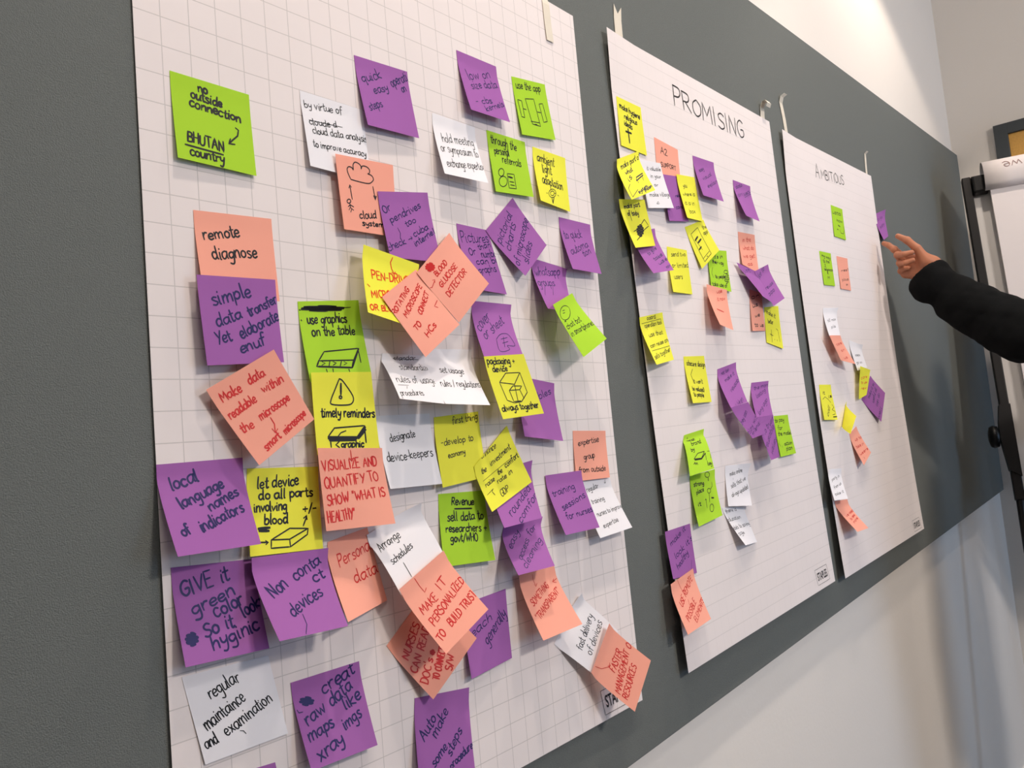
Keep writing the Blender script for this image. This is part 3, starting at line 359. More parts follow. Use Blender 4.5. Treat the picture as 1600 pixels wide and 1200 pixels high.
(1,'coral','coral sticky note reading "VISUALIZE AND QUANTIFY"','red',1.2,[(116.5,20.9,-375.9),(193.1,18.4,-383.3),(189.7,29.4,-454.5),(115.1,22.9,-448.7)],1.25,0,[('VISUALIZE AND',0.039,0.281,0.898,0.228,0.12),('QUANTIFY TO',0.045,0.494,0.883,0.426,0.127),('SHOW "WHAT IS',0.051,0.697,0.944,0.629,0.119),('HEALTHY"',0.035,0.902,0.432,0.884,0.126)],[(1.0,[(0.487,0.03),(0.494,0.162)]),(1.0,[(0.453,0.125),(0.495,0.168),(0.528,0.122)])]),
(1,'purple','purple sticky note reading "generally", half hidden by a coral note','navy',1.0,[(289.4,6.4,-555.3),(359.9,6.6,-554.7),(355.2,8.6,-628.8),(281.5,15.9,-628.4)],1.25,0,[('teach',0.054,0.509,0.638,0.36,0.135),('generally',0.461,0.688,0.972,0.368,0.185)],[]),
(1,'purple','purple sticky note reading "Auto make some steps", cut by bottom of picture','navy',1.2,[(210.8,6.2,-626.0),(285.9,6.7,-639.2),(270.1,17.7,-713.3),(195.5,17.2,-700.5)],1.25,0,[('Auto',0.146,0.543,0.384,0.305,0.154),('make',0.34,0.542,0.609,0.249,0.147),('some',0.278,0.867,0.542,0.662,0.126),('steps',0.576,0.787,0.832,0.519,0.129),('procedure',0.561,0.936,1.011,0.745,0.096)],[]),
(1,'coral','coral sticky note starting "NURSES CAN", shaded under another coral note','red',1.2,[(183.2,5.8,-568.2),(247.3,6.1,-526.1),(286.6,24.6,-587.6),(223.3,18.3,-629.8)],1.25,0,[('NURSES',0.093,0.397,0.548,0.233,0.12),('CAN READ',0.066,0.608,0.618,0.382,0.119),("DOC's",0.073,0.822,0.364,0.67,0.117),('TO CONNECT',0.22,0.91,0.586,0.732,0.106),('S/W',0.432,0.984,0.608,0.881,0.1)],[(1.6,[(0.433,0.585),(0.442,0.595),(0.444,0.614),(0.414,0.58),(0.403,0.583),(0.439,0.626),(0.431,0.633),(0.394,0.591),(0.39,0.602),(0.419,0.636),(0.401,0.632),(0.392,0.621)])]),
(1,'coral','coral sticky note reading "MAKE IT PERSONALIZED TO BUILD TRUST"','red',1.1,[(180.1,35.6,-513.5),(251.3,26.5,-491.5),(281.7,49.5,-555.8),(210.7,55.6,-579.5)],1.25,0,[('MAKE',0.101,0.466,0.463,0.449,0.108),('IT',0.559,0.405,0.747,0.369,0.115),('PERSONALIZED',0.121,0.664,1.005,0.525,0.105),('BUILD TRUST',0.333,0.824,1.012,0.764,0.103),('TO',0.062,0.865,0.214,0.831,0.1)],[(0.8,[(0.307,0.026),(0.34,0.263)]),(0.8,[(0.332,0.211),(0.341,0.269),(0.403,0.239)])]),
(1,'white','white sticky note reading "regular maintaince and examination", bottom left of nearest sheet','black',1.0,[(-18.2,3.6,-536.1),(57.2,4.6,-541.2),(67.1,6.6,-608.4),(-7.3,5.6,-605.8)],1.0,0,[('regular',0.226,0.321,0.615,0.212,0.162),('maintaince',0.107,0.651,0.621,0.449,0.152),('and',0.051,0.846,0.205,0.807,0.138),('examination',0.305,0.786,0.926,0.553,0.149)],[(0.8,[(0.459,0.77),(0.496,0.783),(0.516,0.824)])]),
(1,'purple','purple sticky note reading "raw data maps like xray"','navy',1.4,[(75.7,4.9,-569.5),(149.3,5.6,-572.7),(150.1,18.1,-646.5),(76.6,20.4,-640.7)],1.25,0,[('creat',0.41,0.254,0.925,0.12,0.175),('raw data',0.106,0.533,0.848,0.289,0.168),('maps',0.076,0.703,0.473,0.626,0.152),('like',0.659,0.504,0.952,0.428,0.163),('xray',0.136,0.941,0.555,0.834,0.16),('imgs',0.586,0.722,0.886,0.631,0.146)],[(1.3,[(0.167,0.213),(0.206,0.224),(0.24,0.25),(0.124,0.218),(0.105,0.228),(0.252,0.269),(0.252,0.285),(0.097,0.242),(0.098,0.258),(0.244,0.298),(0.224,0.309),(0.109,0.277),(0.143,0.302),(0.181,0.313)]),(1.0,[(0.023,0.324),(0.038,0.36),(0.089,0.364)])]),
(1,'purple','purple sticky note with only its top corner showing at picture bottom','navy',1.0,[(-7.4,4.2,-620.0),(53.5,4.8,-627.2),(60.4,6.8,-686.1),(-2.6,6.2,-677.7)],1.25,0,[],[]),
(2,'yellow','yellow sticky note with a bold black cross, top left under the heading','black',1.5,[(731.3,5.5,85.3),(800.2,5.5,82.9),(798.0,7.5,6.7),(725.2,7.5,9.5)],1.25,0,[('make hygiene',0.084,0.214,0.918,0.269,0.11),('religious',0.235,0.394,0.758,0.424,0.109),('ideals',0.204,0.539,0.528,0.565,0.11)],[(3.2,[(0.342,0.592),(0.339,0.878)]),(3.2,[(0.239,0.664),(0.459,0.659)])]),
(2,'coral','coral sticky note reading "A2", top one of the overlapping cluster below the heading','black',1.1,[(831.2,5.7,42.5),(906.2,5.7,35.4),(897.5,7.7,-42.7),(823.8,7.7,-38.4)],1.25,0,[('A2',0.21,0.269,0.536,0.252,0.133),('SUPPORT',0.182,0.554,0.847,0.484,0.089)],[]),
(2,'purple','purple sticky note squeezed between a white and a yellow note','navy',1.0,[(836.1,8.4,-16.5),(908.2,7.6,-10.5),(902.1,11.0,-85.0),(835.5,11.9,-91.6)],1.25,0,[('reuse',0.503,0.485,0.909,0.424,0.084),('care',0.434,0.741,0.815,0.709,0.084)],[]),
(2,'white','white sticky note in the cluster below the heading, beside two yellow notes','black',0.8,[(777.4,6.1,-2.3),(835.7,8.7,0.6),(846.1,16.7,-71.2),(772.6,12.6,-79.2)],1.25,0,[('it valuable',0.261,0.197,0.937,0.178,0.084),('in your',0.367,0.353,0.863,0.341,0.085),('or',0.448,0.533,0.624,0.532,0.076),('make village',0.146,0.757,1.027,0.736,0.088)],[(0.8,[(0.363,0.911),(0.438,0.859),(0.466,0.91),(0.363,0.911)])]),
(2,'purple','purple sticky note right of the cluster, below letters "MI" of the heading','navy',0.9,[(957.5,5.6,34.7),(1037.4,5.2,36.0),(1031.0,17.7,-37.6),(953.1,18.1,-36.9)],1.25,0,[('easy',0.191,0.383,0.465,0.269,0.094),('visual',0.262,0.579,0.79,0.36,0.094),('explain',0.387,0.75,1.002,0.511,0.094)],[]),
(2,'purple','purple sticky note highest on the right side of the middle sheet','navy',0.9,[(1110.2,4.9,16.1),(1187.0,4.3,15.4),(1176.3,18.3,-56.6),(1101.8,24.9,-55.9)],1.25,0,[('data',0.123,0.213,0.522,0.083,0.1),('driven',0.082,0.452,0.969,0.192,0.099),('app',0.5,0.404,1.033,0.205,0.106)],[]),
(2,'yellow','yellow sticky note with three lines, right of a purple note, flat on sheet','black',0.9,[(826.7,6.7,-131.6),(891.1,6.8,-132.3),(887.9,8.8,-204.6),(814.0,14.7,-204.9)],1.25,0,[('send two',0.181,0.206,0.92,0.137,0.106),('or limited',0.153,0.454,0.995,0.392,0.112),('users',0.18,0.707,0.609,0.674,0.106)],[]),
(2,'purple','purple sticky note peeking out from under the yellow bag doodle note','navy',1.0,[(728.7,5.9,-118.1),(795.9,6.4,-106.5),(794.6,30.4,-175.6),(720.4,36.6,-186.3)],1.25,0,[('to give',0.297,0.588,0.793,0.47,0.085),('take',0.391,0.732,0.912,0.632,0.083),('use',0.489,0.835,1.026,0.735,0.083),('now',0.715,0.947,0.972,0.896,0.078)],[]),
(2,'yellow','yellow sticky note with a dark striped bag doodle, third down at left','black',1.4,[(702.6,5.7,-73.0),(763.3,13.0,-67.9),(775.3,15.0,-136.9),(701.7,23.6,-148.0)],1.25,0,[('make part',0.147,0.187,0.768,0.144,0.097),('of body',0.211,0.336,0.639,0.327,0.1)],[(1.2,[(0.299,0.344),(0.294,0.444)]),(2.0,[(0.548,0.535),(0.607,0.536),(0.636,0.564),(0.486,0.561),(0.444,0.587),(0.645,0.591),(0.642,0.619),(0.413,0.613),(0.388,0.64),(0.631,0.646),(0.614,0.673),(0.37,0.667),(0.356,0.693),(0.59,0.7),(0.558,0.726),(0.351,0.72),(0.356,0.748),(0.514,0.752),(0.446,0.778),(0.383,0.776)]),(1.3,[(0.215,0.669),(0.434,0.62)]),(1.3,[(0.612,0.532),(0.811,0.422),(0.908,0.548)]),(1.3,[(0.663,0.65),(0.918,0.569)]),(1.3,[(0.215,0.851),(0.41,0.783)])]),
(2,'yellow','yellow sticky note with a small table drawing, second down on the middle sheet left','black',1.4,[(710.3,6.0,-13.5),(772.2,8.6,8.9),(760.2,34.6,-59.5),(692.7,32.0,-81.9)],1.25,0,[('make part of',0.143,0.265,1.029,0.18,0.136),('what',0.239,0.433,0.576,0.394,0.114),('is',0.239,0.617,0.424,0.532,0.119),('system',0.366,0.94,0.812,0.862,0.078),('problem',0.612,0.951,0.969,0.899,0.069)],[(2.4,[(0.572,0.567),(0.885,0.526)]),(2.4,[(0.516,0.641),(0.866,0.572)]),(1.4,[(0.581,0.556),(0.516,0.641)]),(1.2,[(0.561,0.651),(0.549,0.711)]),(1.2,[(0.82,0.599),(0.779,0.69)]),(1.2,[(0.225,0.658),(0.097,0.738),(0.085,0.956),(0.404,0.838)])]),
(2,'green','lime green sticky note behind the tilted phone drawing note','black',1.2,[(965.7,6.8,-125.0),(1041.2,6.4,-120.8),(1029.6,11.4,-194.6),(954.0,11.8,-190.6)],1.25,0,[("it's in",0.298,0.213,0.776,0.189,0.092),('their way',0.197,0.338,0.785,0.359,0.097),('to people',0.265,0.725,0.791,0.686,0.093),('take use of',0.063,0.942,0.819,0.913,0.106)],[(0.8,[(0.194,0.451),(0.106,0.61),(0.169,0.729)]),(1.2,[(0.952,0.519),(0.932,0.542),(0.889,0.561),(0.836,0.57),(0.786,0.568),(0.753,0.555),(0.746,0.534),(0.766,0.511),(0.808,0.492),(0.861,0.483),(0.911,0.485),(0.945,0.498),(0.952,0.519)]),(1.4,[(0.861,0.585),(0.913,0.581),(0.957,0.62),(0.792,0.633),(0.76,0.679),(0.962,0.662),(0.949,0.706),(0.746,0.723),(0.751,0.765),(0.916,0.751),(0.846,0.8),(0.794,0.804)])]),
(2,'yellow','yellow sticky note with a phone drawing, tilted, on the middle sheet','black',1.1,[(895.0,6.6,-94.2),(966.3,6.4,-73.6),(995.7,14.4,-125.2),(927.6,11.6,-161.1)],1.25,0,[('the',0.789,0.246,1.004,0.253,0.107),('app',0.708,0.391,0.958,0.392,0.106)],[(1.1,[(0.161,0.203),(0.585,0.134),(0.629,0.896),(0.228,0.926),(0.161,0.203)]),(1.0,[(0.218,0.846),(0.603,0.813)]),(1.8,[(0.407,0.874),(0.44,0.874)]),(3.4,[(0.233,0.381),(0.41,0.335)]),(3.4,[(0.309,0.468),(0.506,0.431)]),(3.0,[(0.233,0.616),(0.366,0.591)]),(1.0,[(0.265,0.403),(0.357,0.665)])]),
(2,'yellow','yellow sticky note under the coral "A2" note, with three short handwritten lines','black',0.9,[(883.6,9.4,-9.5),(952.8,6.4,-3.4),(958.8,8.4,-78.2),(883.3,18.9,-82.8)],1.25,0,[('you',0.252,0.278,0.479,0.267,0.094),('where is',0.13,0.486,0.829,0.432,0.092),('it is in',0.101,0.692,0.706,0.653,0.094),('box',0.253,0.878,0.648,0.844,0.099)],[]),
(2,'coral','coral sticky note hanging below the lime note behind the phone drawing','red',0.9,[(933.7,13.2,-186.5),(1011.0,12.1,-192.3),(991.7,23.1,-263.8),(918.8,34.7,-257.0)],1.25,0,[('use',0.465,0.162,0.764,0.091,0.097),('it now',0.431,0.35,0.88,0.26,0.097)],[(1.8,[(0.254,0.575),(0.623,0.6)])]),
(2,'coral','coral sticky note above the purple pair on the middle sheet right','red',1.0,[(1101.8,5.7,-80.5),(1176.8,5.0,-78.9),(1166.1,8.5,-153.1),(1091.4,10.7,-142.0)],1.25,0,[('in the',0.214,0.281,0.736,0.2,0.123),('what do',0.179,0.515,0.882,0.401,0.117),('we get',0.13,0.769,0.876,0.618,0.117),('as',0.326,0.947,0.657,0.868,0.11)],[]),
(2,'coral','coral sticky note shaded under the purple pair, beside a yellow note','black',1.3,[(1118.5,6.3,-185.0),(1172.7,5.7,-189.6),(1163.1,7.7,-261.1),(1097.4,11.3,-262.2)],1.25,0,[('on',0.102,0.235,0.854,0.115,0.102),('us',0.164,0.431,0.611,0.361,0.102),('we',0.276,0.674,0.705,0.623,0.102),('to us',0.19,0.894,0.9,0.886,0.102)],[]),
(2,'purple','purple sticky note lifting off, left half of the purple pair','navy',0.9,[(1064.4,12.2,-140.8),(1149.6,9.6,-150.8),(1179.5,24.6,-213.2),(1119.2,29.2,-202.1)],0.9,0,[('just',0.042,0.277,0.639,0.108,0.112)],[]),
(2,'yellow','yellow sticky note at right edge, below the purple pair','black',1.2,[(1175.8,5.9,-216.1),(1247.3,4.9,-211.2),(1236.1,8.4,-295.2),(1161.7,7.9,-282.6)],1.25,0,[('make it',0.1,0.173,0.708,0.295,0.123),('better',0.177,0.436,0.532,0.454,0.113)],[(1.2,[(0.356,0.603),(0.334,0.934)]),(1.2,[(0.254,0.728),(0.438,0.757)]),(1.0,[(0.681,0.553),(0.795,0.591),(0.84,0.863)]),(1.4,[(0.506,0.835),(0.513,0.854)]),(1.4,[(0.658,0.828),(0.659,0.863)])]),
(2,'purple','purple sticky note tilted, right half of the purple pair','navy',1.0,[(1141.5,10.6,-151.5),(1222.8,5.1,-131.6),(1237.2,23.1,-199.9),(1167.4,27.7,-217.8)],1.25,0,[('like to',0.075,0.274,0.681,0.073,0.147),('reuse it',0.171,0.576,1.11,0.496,0.107),('app',0.108,0.745,0.698,0.693,0.105)],[]),
(2,'yellow','yellow sticky note alone at left, filled with ruled handwritten lines','black',0.9,[(717.9,6.5,-245.0),(786.2,7.1,-235.9),(786.1,16.6,-309.2),(712.7,28.0,-316.7)],1.25,0,[('board',0.298,0.089,0.683,0.09,0.091),('operation tool',0.161,0.239,0.907,0.227,0.09),('use that',0.211,0.435,0.836,0.433,0.09),('can reuse and',0.098,0.655,1.053,0.608,0.089),('sells together',0.067,0.896,0.961,0.81,0.096)],[(0.7,[(0.067,0.138),(0.895,0.123)]),(0.7,[(0.094,0.716),(1.04,0.703)])]),
(2,'yellow','yellow sticky note in the middle of the sheet with a curved bracket stroke','black',1.2,[(833.8,7.9,-303.9),(902.4,8.2,-303.9),(902.0,11.7,-378.8),(827.8,17.4,-377.2)],1.25,0,[('obscure design',0.108,0.19,0.985,0.236,0.105),("it won't",0.256,0.575,0.718,0.595,0.088),('be reduced)',0.128,0.727,0.718,0.774,0.09),('to people',0.131,0.85,0.647,0.884,0.097)],[(1.0,[(0.348,0.273),(0.217,0.394),(0.273,0.54)])]),
(2,'purple','purple sticky note, upper one of the longer purple chain','navy',0.9,[(944.1,8.4,-326.8),(1018.9,8.1,-316.6),(1000.1,28.1,-386.1),(923.7,32.9,-391.6)],1.25,0,[('not too',0.179,0.195,0.599,0.147,0.109),('make it',0.284,0.389,0.857,0.276,0.107),('reusable',0.39,0.669,1.125,0.405,0.116),('children',0.243,1.132,0.833,0.932,0.151)],[]),
(2,'purple','purple sticky note, upper one of the shorter purple chain','navy',0.9,[(1070.9,8.2,-354.1),(1149.0,7.4,-353.5),(1111.4,22.9,-417.1),(1034.8,25.2,-414.2)],1.25,0,[('the more',0.163,0.221,1.062,0.157,0.118),('lasting',0.252,0.477,0.843,0.284,0.128),('long ago',0.192,0.971,0.868,0.561,0.147)],[]),
(2,'green','lime green sticky note at right, touching the shorter purple chain','black',1.2,[(1149.7,8.3,-418.5),(1218.5,7.4,-420.7),(1218.3,13.9,-494.1),(1142.0,14.8,-493.2)],1.25,0,[('to pay',0.035,0.161,0.682,0.157,0.1),('for',0.15,0.341,0.488,0.355,0.095),('the model',0.104,0.495,1.002,0.503,0.105),('action',0.374,0.752,0.91,0.751,0.095),('plan',0.428,0.877,0.852,0.883,0.1)],[(0.8,[(0.085,0.593),(0.055,0.685),(0.126,0.749)]),(1.2,[(0.224,0.74),(0.226,0.793)])]),
(2,'purple','purple sticky note, lower one of the shorter purple chain, beside a lime note','navy',0.9,[(1022.0,30.8,-413.8),(1110.3,23.7,-414.8),(1106.1,27.2,-490.1),(1034.1,41.8,-488.7)],1.25,0,[('to trust',0.214,0.431,0.985,0.12,0.129),('reusable',0.028,0.777,0.979,0.302,0.158),('values',0.298,0.91,1.01,0.6,0.164)],[]),
(2,'purple','purple sticky note, lower one of the longer purple chain','navy',0.9,[(922.2,33.6,-391.5),(990.2,33.6,-386.1),(1038.2,37.1,-443.0),(971.5,41.6,-446.1)],1.25,0,[('they can',-0.029,0.57,0.686,0.266,0.12),('play with',-0.012,0.891,1.178,0.442,0.123),('friends',0.157,0.953,1.099,0.643,0.109)],[]),
(2,'green','lime green sticky note, curled upper one of the lime pair','black',1.2,[(802.8,9.0,-423.5),(868.9,9.3,-419.2),(834.9,35.3,-479.1),(762.1,32.0,-481.6)],0.8,0,[('human',0.16,0.18,0.524,0.223,0.109),('brand',0.282,0.312,0.755,0.32,0.102),('by',0.212,0.46,0.372,0.441,0.096),('key',0.765,0.881,0.953,0.898,0.105)],[(1.4,[(0.26,0.639),(0.461,0.533),(0.767,0.533),(0.575,0.671),(0.26,0.639)]),(2.2,[(0.284,0.666),(0.568,0.689),(0.786,0.584)]),(1.8,[(0.223,0.756),(0.275,0.719),(0.296,0.78),(0.35,0.739),(0.373,0.794)]),(1.2,[(0.786,0.584),(0.756,0.746)]),(1.0,[(0.889,0.554),(1.012,0.575),(0.954,0.733)])]),
(2,'green','lime green sticky note, lower one of the lime pair','black',1.2,[(802.6,10.2,-485.6),(886.9,10.1,-484.9),(865.1,24.2,-554.7),(789.5,21.6,-559.7)],1.25,0,[('strong',0.12,0.227,0.529,0.257,0.09),('place',0.169,0.398,0.486,0.384,0.092),('it',0.142,0.625,0.265,0.638,0.079)],[(1.0,[(0.775,0.088),(0.762,0.114),(0.727,0.13),(0.68,0.13),(0.632,0.115),(0.598,0.089),(0.586,0.058),(0.6,0.032),(0.634,0.016),(0.681,0.016),(0.728,0.03),(0.763,0.057),(0.775,0.088)]),(1.6,[(0.719,0.15),(0.716,0.211)]),(1.0,[(0.839,0.253),(0.841,0.336),(0.752,0.392)]),(1.0,[(0.744,0.425),(0.726,0.446),(0.695,0.458),(0.658,0.458),(0.627,0.446),(0.608,0.424),(0.608,0.4),(0.625,0.379),(0.656,0.367),(0.692,0.367),(0.724,0.379),(0.743,0.401),(0.744,0.425)]),(2.4,[(0.723,0.57),(0.81,0.587)]),(1.0,[(0.663,0.467),(0.612,0.638)]),(1.0,[(0.722,0.782),(0.695,0.816),(0.656,0.837),(0.614,0.838),(0.582,0.82),(0.567,0.788),(0.574,0.75),(0.6,0.716),(0.64,0.695),(0.681,0.693),(0.714,0.71),(0.729,0.743),(0.722,0.782)]),(1.0,[(0.487,0.553),(0.471,0.728)]),(1.0,[(0.452,0.57),(0.49,0.546),(0.511,0.574)])]),
(2,'white','white sticky note right of the lime pair, curled at its top corner','black',0.8,[(924.1,10.2,-484.1),(1009.3,10.1,-489.6),(978.5,22.6,-556.9),(904.1,16.7,-546.6)],1.25,7,[('make online',0.195,0.271,0.768,0.184,0.112),('sells that we',0.207,0.57,0.899,0.389,0.113),('always updated',0.196,0.781,0.96,0.597,0.109)],[(0.6,[(0.336,0.321),(0.336,0.369)])]),
(2,'white','lower white sticky note on the middle sheet, below a white one with curled corner','black',0.8,[(892.7,11.1,-546.7),(970.6,11.2,-558.6),(997.6,14.7,-620.8),(924.9,27.7,-612.5)],1.3,0,[('there is',0.081,0.152,0.628,0.075,0.102),('education',-0.035,0.378,0.682,0.298,0.102),('models to savings',-0.177,0.607,1.084,0.488,0.108),('to age',-0.244,0.758,0.469,0.717,0.102)],[]),
(2,'purple','purple sticky note at lower left of the middle sheet, above a coral note','navy',1.0,[(709.3,10.4,-553.2),(783.4,10.9,-553.8),(782.6,12.9,-626.6),(707.6,15.4,-619.6)],1.25,0,[('make it',0.139,0.338,0.804,0.096,0.126),("look it's",0.24,0.621,1.031,0.32,0.126),('healthy',0.256,0.843,0.776,0.58,0.135)],[(0.6,[(0.849,0.717),(0.789,0.893)])]),
(2,'coral','coral sticky note at lower left corner of the middle sheet','red',1.1,[(697.9,16.0,-624.7),(769.4,14.7,-617.2),(772.1,32.1,-690.7),(697.5,33.6,-693.7)],1.25,0,[('USE REMOTE',0.183,0.527,0.896,0.187,0.126),('POSSIBLE',0.215,0.823,0.732,0.591,0.117),('ELEMENTS?',0.448,0.911,1.091,0.631,0.103)],[(0.7,[(0.267,-0.027),(0.341,0.137),(0.407,0.283)]),(0.7,[(0.379,0.255),(0.409,0.297),(0.471,0.262)]),(0.6,[(0.481,0.458),(0.459,0.602)])]),
(3,'green','lime green sticky note highest on the farthest sheet, with an arc doodle','black',1.2,[(1638.2,4.8,36.3),(1718.6,4.6,35.7),(1709.9,6.6,-39.6),(1629.5,6.8,-38.2)],1.25,0,[('usta',0.064,0.26,0.82,0.233,0.133),('how',0.374,0.48,0.88,0.475,0.114)],[(1.4,[(0.536,0.727),(0.614,0.82),(0.838,0.823),(0.954,0.694),(0.93,0.572)]),(2.6,[(0.444,0.594),(0.604,0.615)]),(2.4,[(0.323,0.734),(0.408,0.743)])]),
(3,'green','lime green sticky note left of a coral note on the farthest sheet','black',1.2,[(1517.4,5.6,-81.3),(1590.5,5.8,-81.1),(1585.2,7.8,-156.1),(1515.4,7.6,-156.8)],1.25,0,[('my way',0.134,0.16,0.907,0.192,0.105),('to the',0.231,0.324,0.771,0.319,0.1),('2',0.286,0.455,0.397,0.458,0.082),('telescope',0.208,0.564,1.084,0.545,0.089),('R.',0.421,0.658,0.564,0.66,0.081),('M',0.407,0.812,0.615,0.802,0.096)],[]),
(3,'coral','coral sticky note right of a lime note on the farthest sheet','black',0.8,[(1627.7,5.8,-84.1),(1704.2,5.6,-84.2),(1694.4,7.6,-161.3),(1622.3,7.8,-160.2)],1.25,0,[('rest',0.263,0.472,1.034,0.368,0.088),('place',0.234,0.75,0.877,0.689,0.088),('on',0.551,0.868,0.744,0.856,0.079)],[]),
(3,'white','white sticky note above a coral one, middle left of the farthest sheet','black',0.8,[(1491.8,6.4,-208.0),(1577.6,6.8,-205.5),(1544.2,17.8,-270.7),(1466.8,20.4,-271.4)],1.25,4,[('till max',0.214,0.498,0.882,0.443,0.103),('pls',0.366,0.727,0.773,0.682,0.101)],[]),
(3,'white','white sticky note with a curled top, above the folded yellow note','black',0.8,[(1629.3,7.5,-277.6),(1712.4,7.4,-289.7),(1707.9,16.4,-343.8),(1633.8,16.8,-349.4)],1.25,5,[('steps',0.265,0.534,0.706,0.496,0.098),('go on',0.126,0.786,0.715,0.795,0.097)],[]),
(3,'coral','coral sticky note hanging from a white one, in the middle of the farthest sheet','red',1.1,[(1457.0,23.9,-270.6),(1542.5,18.5,-269.4),(1575.5,32.5,-335.5),(1502.4,25.9,-324.7)],1.25,0,[('care',0.259,0.388,0.845,0.288,0.092),('on',0.386,0.611,0.802,0.529,0.091),('us',0.3,0.904,0.664,0.822,0.094)],[]),
(3,'purple','purple sticky note turned on its corner, lower right of the farthest sheet notes','navy',0.9,[(1658.5,9.1,-415.6),(1751.8,8.0,-363.8),(1824.9,15.3,-409.6),(1754.2,18.0,-475.2)],1.25,0,[('make it so',0.287,0.323,0.907,0.339,0.134),('useful all',0.31,0.536,0.84,0.53,0.138),('can do',0.319,0.735,0.79,0.741,0.132),('well',-0.021,0.882,0.423,0.946,0.108)],[]),
(3,'yellow','yellow sticky note bent forward, between a white and a purple note','orange',1.1,[(1638.9,22.1,-339.9),(1740.6,13.1,-350.4),(1672.6,17.4,-406.9),(1612.9,17.7,-414.0)],0.6,0,[('care',0.133,0.404,0.777,0.324,0.107),('to use',0.194,0.545,0.813,0.529,0.095),('new',0.192,0.727,0.829,0.746,0.095)],[]),
(3,'yellow','yellow sticky note with a looping line doodle, at left of the farthest sheet','black',1.3,[(1405.4,7.4,-371.1),(1471.8,8.0,-373.9),(1467.3,14.5,-449.3),(1389.9,13.9,-443.6)],1.25,0,[('it',0.194,0.273,0.404,0.273,0.091),('is',0.617,0.373,0.947,0.354,0.08),('call',0.341,0.928,0.614,0.655,0.154)],[(1.1,[(0.154,0.419),(0.369,0.346),(0.592,0.418),(0.749,0.509)]),(1.1,[(0.795,0.564),(0.931,0.637),(0.733,0.71),(0.952,0.764),(0.906,0.837),(0.696,0.855)]),(2.4,[(0.708,0.918),(0.985,0.909)])]),
(3,'yellow','yellow sticky note turned on its corner, above the lowest coral pair','black',1.3,[(1513.5,9.7,-463.4),(1556.2,9.1,-414.3),(1496.9,44.1,-446.0),(1448.3,43.2,-479.8)],1.25,0,[('system',1.048,0.624,1.083,0.325,0.168),('connect',0.734,0.539,0.801,0.834,0.129),('now',0.351,0.521,0.379,0.81,0.139)],[]),
(3,'coral','coral sticky note touching the yellow diamond turned note','red',1.1,[(1541.3,10.2,-485.2),(1595.0,10.1,-472.6),(1632.6,22.6,-536.1),(1559.2,26.7,-556.8)],1.25,0,[('up to',0.315,0.32,1.006,0.44,0.093),('take in',0.137,0.509,0.876,0.633,0.09),('users',0.132,0.735,0.964,0.852,0.084)],[(2.0,[(0.306,0.857),(0.323,0.911)])]),
(3,'white','white sticky note lowest of its colour on the farthest sheet','black',0.9,[(1388.0,10.5,-544.2),(1461.6,11.2,-551.5),(1417.3,31.2,-609.1),(1345.1,29.0,-602.4)],1.25,0,[('party in',0.2,0.393,0.835,0.274,0.1),('from us',0.225,0.652,0.848,0.523,0.097),('take it',0.142,0.868,0.844,0.786,0.091)],[]),
(3,'coral','coral sticky note lowest on the farthest sheet, hanging from a white note','red',1.1,[(1391.8,12.3,-610.1),(1467.1,12.8,-617.1),(1487.2,41.6,-681.4),(1409.9,44.0,-676.0)],1.25,0,[('we need',0.187,0.546,0.995,0.406,0.078),('to see',0.284,0.662,0.862,0.541,0.071),('more',0.303,0.771,0.892,0.655,0.07)],[]),
(4,'purple','purple sticky note beside the sheet edge, touched by the fingertip','navy',0.8,[(1980.4,0.5,53.2),(2089.5,0.5,80.0),(2079.1,5.5,5.4),(2013.9,10.0,-12.1)],1.25,5,[('to go',0.208,0.29,0.781,0.251,0.128),('easy',0.226,0.599,0.814,0.528,0.14)],[]),
]
SHEETS={1: [(6.6, 2.0, 212.0), (644.9, 2.0, 181.5), (602.1, 9.0, -755.0), (-38.6, 4.0, -733.0)], 2: [(721.2, 5.0, 185.1), (1333.3, 2.0, 170.5), (1332.6, 14.0, -759.5), (718.8, 15.0, -754.7)], 3: [(1382.5, 4.0, 162.3), (2005.7, 2.0, 160.6), (2001.8, 16.0, -771.2), (1382.5, 17.0, -765.3)]}

# ------------------------------------------------------------------ flip chart sheets
def paper_mesh(name, surf, nu, nv, mat, thick, parent=None):
    """a sheet of paper with two faces and a real thickness"""
    vs, fs, uv = [], [], []
    for back in (0, 1):
        for j in range(nv + 1):
            for i in range(nu + 1):
                u, v = i / nu, j / nv; p = surf(u, v); vs.append(V(p[0], p[1] - thick * back, p[2])); uv.append((u, 1 - v))
    n = (nu + 1) * (nv + 1); w = nu + 1
    for j in range(nv):
        for i in range(nu):
            a = j * w + i; fs.append((a, a + w, a + w + 1, a + 1)); fs.append((n + a, n + a + 1, n + a + w + 1, n + a + w))
    ring = [i for i in range(nu)] + [j * w + nu for j in range(nv)] + [nv * w + i for i in range(nu, 0, -1)] + [j * w for j in range(nv, 0, -1)]
    b0 = len(vs); m = len(ring); nf = len(fs)
    for k in ring: vs.append(vs[k]); uv.append(uv[k])
    for k in ring: vs.append(vs[n + k]); uv.append(uv[k])
    for k in range(m): fs.append((b0 + k, b0 + (k + 1) % m, b0 + m + (k + 1) % m, b0 + m + k))
    return mesh_obj(name, vs, fs, mat, parent, True, uv)
SMM = (620., 945.)
def sheet_print(s, strokes, width, name, mat, parent, label=None):
    vs, fs = [], []
    for st in strokes: ribbon(vs, fs, fine_line(st, .01), lambda u, v: sheet_pt(s, SHEETS[s], u, v), width, .25, SMM)
    o = mesh_obj(name, vs, fs, mat, parent)
    if label: o['label'] = label
    return o
